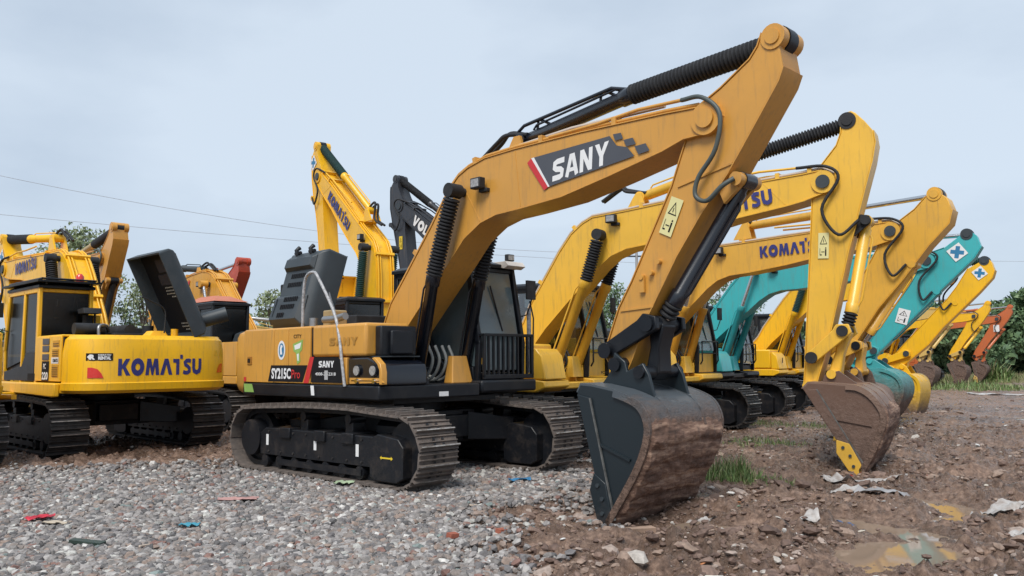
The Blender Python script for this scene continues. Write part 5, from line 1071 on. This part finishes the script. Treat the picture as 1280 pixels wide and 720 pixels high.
stones('mud_clods', 3000, samp(5.0, 40, -6, 36, lambda x, y: (gravel_mask(x, y) < .2) & (pud(x, y) < .1) & (fbm(x*.9, y*.9, 3, 78) > .52)), .03, .11, mm_, 'bigger clods of turned up mud', sink=.42, flat=.5, power=2.5)
# ---- grass
def blades(name, cx, cy, n, rx, ry, hmin, hmax, wd, m, label, kind='stuff', lean=.8):
    a = rng.uniform(0, 2*math.pi, n); rr = np.sqrt(rng.random(n)); x = cx+rx*rr*np.cos(a); y = cy+ry*rr*np.sin(a)
    h = (hmin+(hmax-hmin)*rng.random(n)**1.6)*(1.15-.75*rr); b = rng.uniform(0, 2*math.pi, n); dx, dy = np.cos(b), np.sin(b); z = height(x, y)-.01
    l1 = lean*rng.random(n)*h; w_ = wd*rng.uniform(.6, 1.3, n)
    P = lambda u, s, t: np.stack([x+dx*u-dy*s*w_, y+dy*u+dx*s*w_, z+t], -1)
    V = np.stack([P(0, -1, 0), P(0, 1, 0), P(l1*.35, .8, h*.55), P(l1*.35, -.8, h*.55), P(l1, .08, h), P(l1, -.08, h)], 1)
    F = np.concatenate([np.array([[0,1,2,3],[3,2,4,5]])[None]+(np.arange(n)*6)[:, None, None]]).reshape(-1, 4)
    return npmesh(name, V.reshape(-1, 3), F, m, kind, False, label, np.repeat(rng.random(n), 6))
grm = tone_mat('grass_blade', [(0, (.11,.18,.05)), (.3, (.15,.23,.07)), (.55, (.20,.25,.09)), (.75, (.08,.13,.04)), (.88, (.33,.30,.16))], .6)
def clump(cx, cy, n, rx, ry, h0, h1, label):
    o = blades('grass_clump', cx, cy, n, rx, ry, h0, h1, .006, grm, label, kind=None); tag(o, label, 'grass')
clump(2.80, 10.9, 1100, .40, .34, .03, .38, 'green grass clump just right of the grey digging bucket')
blades('grass_patch', 3.05, 10.75, 520, .5, .4, .02, .13, .006, grm, 'low grass fringe trailing off the clump beside the grey bucket')
blades('grass_patch', 4.6, 15.5, 700, .8, .5, .03, .22, .006, grm, 'thin grass in front of the track beside the teal machine')
blades('grass_patch', 6.6, 18.9, 600, 1.1, .6, .03, .2, .006, grm, 'sparse grass by the second row of tracks on the right')
blades('grass_patch', 5.7, 20.0, 500, .9, .6, .03, .2, .006, grm, 'grass patch under the teal machine')
blades('meadow_grass', 33, 56, 11000, 15, 7, .2, .65, .02, tone_mat('dry_grass', [(0, (.16,.18,.07)), (.4, (.22,.23,.10)), (.7, (.12,.15,.05)), (.9, (.30,.27,.15))]), 'strip of tall pale grass in front of the trees')
blades('meadow_grass', 22, 42, 2500, 4, 4, .15, .5, .02, MATS.get('x') or grm, 'weeds round the farthest buckets')
for i, (x, y, n, r, h, lb) in enumerate(((28.6, 50.5, 500, .9, 1.5, 'leafy weed bush beside the orange arm'), (31.2, 54, 400, .8, 1.2, 'low green weed bush at the tall grass'))):
    o = blades('weed_bush', x, y, n, r, r*.7, .3, h, .06, grm, lb, kind=None, lean=.9); tag(o, lb, 'bush')
# ============================================================ trees
lfm = tone_mat('tree_leaf', [(0, (.09,.16,.075)), (.25, (.12,.20,.09)), (.5, (.155,.235,.105)), (.7, (.065,.12,.06)), (.85, (.20,.27,.13))], .6)
lfp = tone_mat('pale_tree_leaf', [(0, (.18,.23,.11)), (.25, (.23,.28,.14)), (.5, (.28,.33,.18)), (.7, (.13,.18,.08)), (.85, (.36,.39,.26))], .6)
bark = mat('bark', (.10, .075, .055), .9, bump=.6, bscale=12)
def leafcloud(centers, radii, per, size):
    Vs = []; Ts = []
    for (c, r) in zip(centers, radii):
        n = int(per*r*r); d = rng.normal(size=(n, 3)); d /= np.linalg.norm(d, axis=1)[:, None]; p = np.array(c)+d*r*(rng.random((n, 1))**.38)*np.array([1, 1, .75])
        u = rng.normal(size=(n, 3)); u /= np.linalg.norm(u, axis=1)[:, None]; v = np.cross(u, rng.normal(size=(n, 3))); v /= np.linalg.norm(v, axis=1)[:, None]; s = size*rng.uniform(.6, 1.4, (n, 1))
        Vs.append(np.stack([p-u*s, p+v*s*.5, p+u*s, p-v*s*.5], 1)); Ts.append(np.clip(rng.random(n)*.8+.2*rng.random(), 0, 1))
    V = np.concatenate(Vs).reshape(-1, 3); n = len(V)//4; F = np.arange(n*4).reshape(n, 4); return V, F, np.repeat(np.concatenate(Ts), 4)
def tree(x, y, h, cw_, m, label, dens=60, size=.16, base=.35, ncl=22, group='trees behind the yard'):
    root = empty('tree', (x, y, 0)); tag(root, label, 'tree', group)
    mb = MB(); top = h*.8; k = h*.02
    mb.tube([(0, 0, -.2), (.1*k, 0, h*.25), (.15, .1, h*.5), (.1, .0, top)], [k*1.2, k, k*.7, k*.2], 8); cs, rs = [], []
    for i in range(ncl):
        z = h*(base+(1-base)*rng.random()**.9); prof = math.sin(math.pi*min(1, max(.12, (z/h-base)/(1-base)*.85+.12)))**.6; a = rng.uniform(0, 6.28); rr = cw_*prof*rng.uniform(.35, 1)
        c = (rr*math.cos(a), rr*math.sin(a), min(z, h*.93)); cs.append(c); rs.append(h*rng.uniform(.08, .145)); mb.tube([(.1, 0, c[2]*.55), (c[0]*.5, c[1]*.5, c[2]*.8), c], [k*.35, k*.22, k*.08], 5)
    mb.obj('trunk', bark, root); V, F, T = leafcloud(cs, rs, dens, size); o = npmesh('crown', V, F, m, None, False, None, T); o.parent = root
    return root
def at(px, v, Z): return ((px-640)/1057*Z, Z, 1.53+(456-.0087*px-v)/1057*Z)
def tree_at(px, vtop, Z, cwpx, m, label, **k): x, y, z = at(px, vtop, Z); tree(x, y, z, cwpx/1057*Z, m, label, **k)
tree_at(92, 284, 62, 42, lfp, 'tall pale tree rising behind the left cab', dens=75, ncl=40, size=.15)
tree_at(180, 350, 60, 20, lfp, 'thin tree right of the far left arm, beside the open hood', dens=85, ncl=22, size=.13)
tree_at(160, 372, 66, 18, lfm, 'small dark green tree under the open hood edge', ncl=14)
tree_at(340, 362, 55, 20, lfp, 'airy tree showing between the red orange arm and the grey hood', dens=85, ncl=22, size=.13)
tree_at(330, 385, 58, 18, lfm, 'round green tree below the airy one left of the grey hood', ncl=14)
tree_at(775, 354, 90, 26, lfm, 'tree left of the utility pole'); tree_at(738, 366, 95, 22, lfm, 'low tree behind the second cab'); tree_at(905, 346, 95, 26, lfm, 'tree behind the teal boom'); tree_at(930, 352, 100, 26, lfm, 'tree right of the one behind the teal boom')
# right-hand wood reads as one mass
cs, rs = [], []
for i in range(620):
    px = 1130+rng.random()*420; Z_ = 76+rng.random()*18; top = 7.6*(.80+.2*math.sin(px*.05)+.12*math.sin(px*.017+1)); zc = rng.random()**.7*top*(1.12 if px > 1215 else .75)
    cs.append(((px-640)/1057*Z_, Z_, zc)); rs.append(rng.uniform(.9, 1.6))
V, F, T = leafcloud(cs, rs, 110, .27); npmesh('woodland', V, F, lfm, 'stuff', False, 'dark green wood behind the right end of the yard', T)
cs, rs = [], []
for i in range(520):
    a_ = rng.uniform(-.62, .62); Z_ = 130+rng.random()*20; cs.append((Z_*math.tan(a_), Z_, rng.random()**.8*6.0)); rs.append(rng.uniform(1.6, 2.8))
V, F, T = leafcloud(cs, rs, 30, .5); npmesh('woodland', V, F, lfm, 'stuff', False, 'low line of far trees along the horizon', T)
# ============================================================ pole and wires
pole = empty('utility_pole', (*at(797, 0, 72)[:2], 0)); tag(pole, 'slim grey utility pole with a crossarm standing behind the excavators', 'utility pole')
px_, py_ = pole.location[:2]
MB().tube([(0,0,-.2),(0,0,11.2)], [.17,.11], 12).obj('pole', mat('concrete', (.3,.3,.3), .8), pole)
ca = MB().box(-.9,.9,-.06,.06,10.3,10.42).obj('crossarm', M_SLATE, pole)
for x in (-.8, 0, .8): MB().tube([(x,0,10.42),(x,0,10.5),(x,0,10.6)], [.05,.07,.04], 8).obj('insulator', M_SLATE, ca)
def wire(a, b, sag, label):
    a, b = Vector(a), Vector(b); path = [a.lerp(b, t)-Vector((0,0,sag*4*t*(1-t))) for t in [i/30 for i in range(31)]]
    tag(MB().tube(path, .015, 5).obj('overhead_wire', mat('aluminium_wire', (.38,.40,.43), .6)), label, 'wire', 'overhead wires')
wire((-62, 38, 21.05), (px_-.8, py_, 10.6), 3.47, 'upper overhead wire crossing the sky at left'); wire((-62, 38, 12.9), (px_, py_, 9.8), .79, 'lower overhead wire crossing the sky at left')
wire((px_+.8, py_, 10.6), (120, 90, 12.5), 1.0, 'faint overhead wire running off to the right')
# ============================================================ white truck far left
tr = empty('lorry', (-16.9, 38.5, 0), .2); tag(tr, 'white lorry cab glimpsed beyond the left hood', 'lorry')
MB().prism([(-.9,.7),(-.9,2.7),(.5,2.75),(.9,1.8),(1.0,1.6),(1.0,.7)], -1.1, 1.1).obj('lorry_cab', mat('lorry_white', (.6,.6,.58), .4), tr, .06); MB().box(-5, -1, -1.15, 1.15, .9, 1.6).obj('load_bed', M_SLATE, tr)
MB().add([(.515,-.95,2.7),(.515,.95,2.7),(.915,.95,1.82),(.915,-.95,1.82)], [(0,1,2,3)]).obj('windscreen', G_DARK, tr)
for x in (.3, -3.2, -4.2):
    for s in (-1, 1):
        wv = MB().cyl((x, s*.85, .5), (x, s*1.12, .5), .5, 20).obj('wheel', M_RUB, tr); MB().cyl((x, s*1.1, .5), (x, s*1.14, .5), .25, 14).obj('rim', M_STEEL, wv)
# ============================================================ litter
def scrap(name, x, y, sx, sy, hz, m, label, cat, seed, rz=0, nx=12, ny=8, grp='litter scattered on the ground'):
    u, v = np.meshgrid(np.linspace(-1, 1, nx), np.linspace(-1, 1, ny), indexing='ij'); e = 1+.35*(fbm(u*1.5+seed, v*1.5, 2, seed)-.5)
    X = u*sx*e; Y = v*sy*(1+.6*(fbm(u*2+seed*3, v*2+5, 2, seed+3)-.5)); c, s = math.cos(rz), math.sin(rz); Xr, Yr = x+X*c-Y*s, y+X*s+Y*c
    Z = height(Xr, Yr)+.008+.038*np.clip(gravel_mask(Xr, Yr)*2-.5, 0, 1)+.6*hz*fbm(u*3+seed, v*3, 3, seed+9); Vv = np.stack([Xr-x, Yr-y, Z], -1).reshape(-1, 3); V2 = Vv-np.array([0, 0, .004])
    i = np.arange(nx*ny).reshape(nx, ny); Ff = np.stack([i[:-1,:-1], i[1:,:-1], i[1:,1:], i[:-1,1:]], -1).reshape(-1, 4)
    o = npmesh(name, np.vstack([Vv, V2]), np.vstack([Ff, Ff[:, ::-1]+nx*ny]), m, None, True); o.location = (x, y, 0); tag(o, label, cat, grp); return o
wp = mat('white_plastic', (.48, .465, .45), .35, var=.25, nscale=8, dirt=.8, dirtcol=(.2, .15, .12), dscale=7, dlo=.42, dhi=.65); gp = mat('grey_plastic', (.33, .33, .34), .4, dirt=.5, dscale=6)
def ga(px, py, z=0):   # ground point of the layout sketch
    v = py-(456-.0087*px); Z_ = 1057*CAMH/v; return (px-640)/1057*Z_, Z_
L_ = [('plastic_sheet', 1070, 595, .50, .10, .10, wp, 'long crumpled white plastic strip in front of the rusty bucket', 'plastic sheet', .05),
 ('plastic_sheet', 1055, 606, .25, .06, .06, wp, 'small white plastic strip left of the folded grey sheet', 'plastic sheet', .1),
 ('plastic_sheet', 1096, 617, .34, .11, .10, gp, 'folded grey white plastic sheet in the mud near the wet streak', 'plastic sheet', -.5),
 ('plastic_bag', 1240, 633, .18, .12, .12, wp, 'muddy white bag at the right, upper one', 'plastic bag', .2), ('plastic_bag', 1268, 628, .14, .08, .08, wp, 'muddy white bag at the right edge', 'plastic bag', .2),
 ('plastic_bag', 1265, 668, .12, .12, .08, wp, 'white scrap near the lower right edge beside the puddle', 'plastic bag', 1.2),
 ('plastic_bag', 1050, 644, .12, .06, .07, mat('blue_bag', (.05,.09,.2), .4), 'crumpled dark blue bag left of the puddle', 'plastic bag', 0),
 ('plastic_bag', 1000, 650, .10, .06, .05, wp, 'white scrap left of the blue bag', 'plastic bag', 0), ('plastic_bag', 868, 638, .14, .08, .05, wp, 'flat white scrap at the grey bucket tip', 'plastic bag', .4),
 ('wrapper', 58, 650, .12, .07, .08, mat('red_wrap', (.45,.02,.04), .4, var=.4, nscale=20), 'crumpled red wrapper on the gravel at left', 'wrapper', .3), ('wrapper', 78, 655, .12, .04, .04, mat('cream_wrap', (.5,.42,.32), .5), 'pale wrapper beside the red one', 'wrapper', 0),
 ('wrapper', 243, 659, .09, .05, .07, mat('cyan_wrap', (.05,.28,.38), .4), 'bright blue wrapper on the gravel', 'wrapper', .2), ('rag', 302, 626, .22, .08, .05, mat('pink_rag', (.42,.24,.22), .8, var=.3, nscale=15), 'pinkish rag spread on the gravel before the near track', 'rag', .1),
 ('wrapper', 648, 602, .14, .06, .08, mat('blue_wrap', (.05,.2,.38), .4), 'blue crumpled wrapper between the tracks of the amber machine', 'wrapper', .2), ('wrapper', 432, 606, .12, .08, .10, mat('green_wrap', (.4,.5,.33), .4), 'pale green plastic lump by the near track', 'wrapper', 0),
 ('board_sheet', 1252, 492, 1.6, .25, .10, wp, 'flat white board lying in the mud near the far grass', 'board', .0), ('board_sheet', 1258, 519, .5, .15, .05, gp, 'pale sheet lying at the far wet patch', 'board', .1),
 ('wrapper', 625, 690, .04, .03, .05, mat('orange_wrap', (.5,.09,.03), .5), 'small orange scrap at the gravel foreground', 'wrapper', 0)]
for i, (nm, px, py, sx, sy, hz, m, lb, ct, rz) in enumerate(L_):
    x, y = ga(px, py); scrap(nm, x, y, sx, sy, hz, m, lb, ct, i+3, rz)
def stick_piece(px, py, lx, ly, lz, rz, m, label, name='wood_scrap', cat='wood'):
    x, y = ga(px, py); o = MB().loft([[(-lx,-ly,0),(lx,-ly*.9,0),(lx,ly,0),(-lx,ly,0)], [(-lx*.97,-ly,lz),(lx*.98,-ly,lz*.9),(lx,ly,lz),(-lx,ly*.9,lz)]]).obj(name, m, None, .004); o.location = (x, y, float(height(np.array([x]), np.array([y]))[0])+.01+.03*float(gravel_mask(np.array([x]), np.array([y]))[0] > .5)); o.rotation_euler = (.05, .04, rz); tag(o, label, cat, 'litter scattered on the ground')
stick_piece(795, 657, .15, .04, .05, .5, mat('wood', (.32,.22,.16), .8, var=.3, nscale=10), 'broken brown wooden block in the mud at the grey bucket tip')
stick_piece(118, 678, .16, .035, .03, -.25, mat('green_wood', (.03,.05,.04), .5), 'dark green plank piece lying on the gravel', 'plank', 'plank')
stick_piece(590, 629, .12, .012, .015, .05, mat('pale_wood', (.55,.45,.36), .7), 'thin pale stick right of the near track')
stick_piece(195, 680, .10, .01, .01, 1.0, MATS['pale_wood'], 'twig on the gravel beside the green plank')
for (px, py, lb) in ((625, 668, 'brick piece'), (565, 672, 'brick piece')):
    stick_piece(px, py, .045, .035, .04, .7, mat('brick_red', (.33,.10,.06), .8, bump=.5), 'broken red brick piece '+('nearer the bucket' if px > 600 else 'left of the other in the gravel'), 'brick_piece', 'brick')
# colourful crumbs trodden into the gravel and mud
cm = tone_mat('litter_crumb', [(0, (.6,.6,.58)), (.35, (.5,.45,.38)), (.55, (.45,.06,.04)), (.68, (.05,.18,.35)), (.78, (.5,.2,.08)), (.86, (.1,.3,.2)), (.93, (.7,.68,.65))], .6)
stones('litter_crumbs', 420, samp(5.2, 24, -36, 36, lambda x, y: rng.random(len(x)) > .3), .012, .045, cm, 'tiny bits of litter and pale chips over the yard', sink=.2, flat=.3)
print('objects', len(bpy.data.objects))
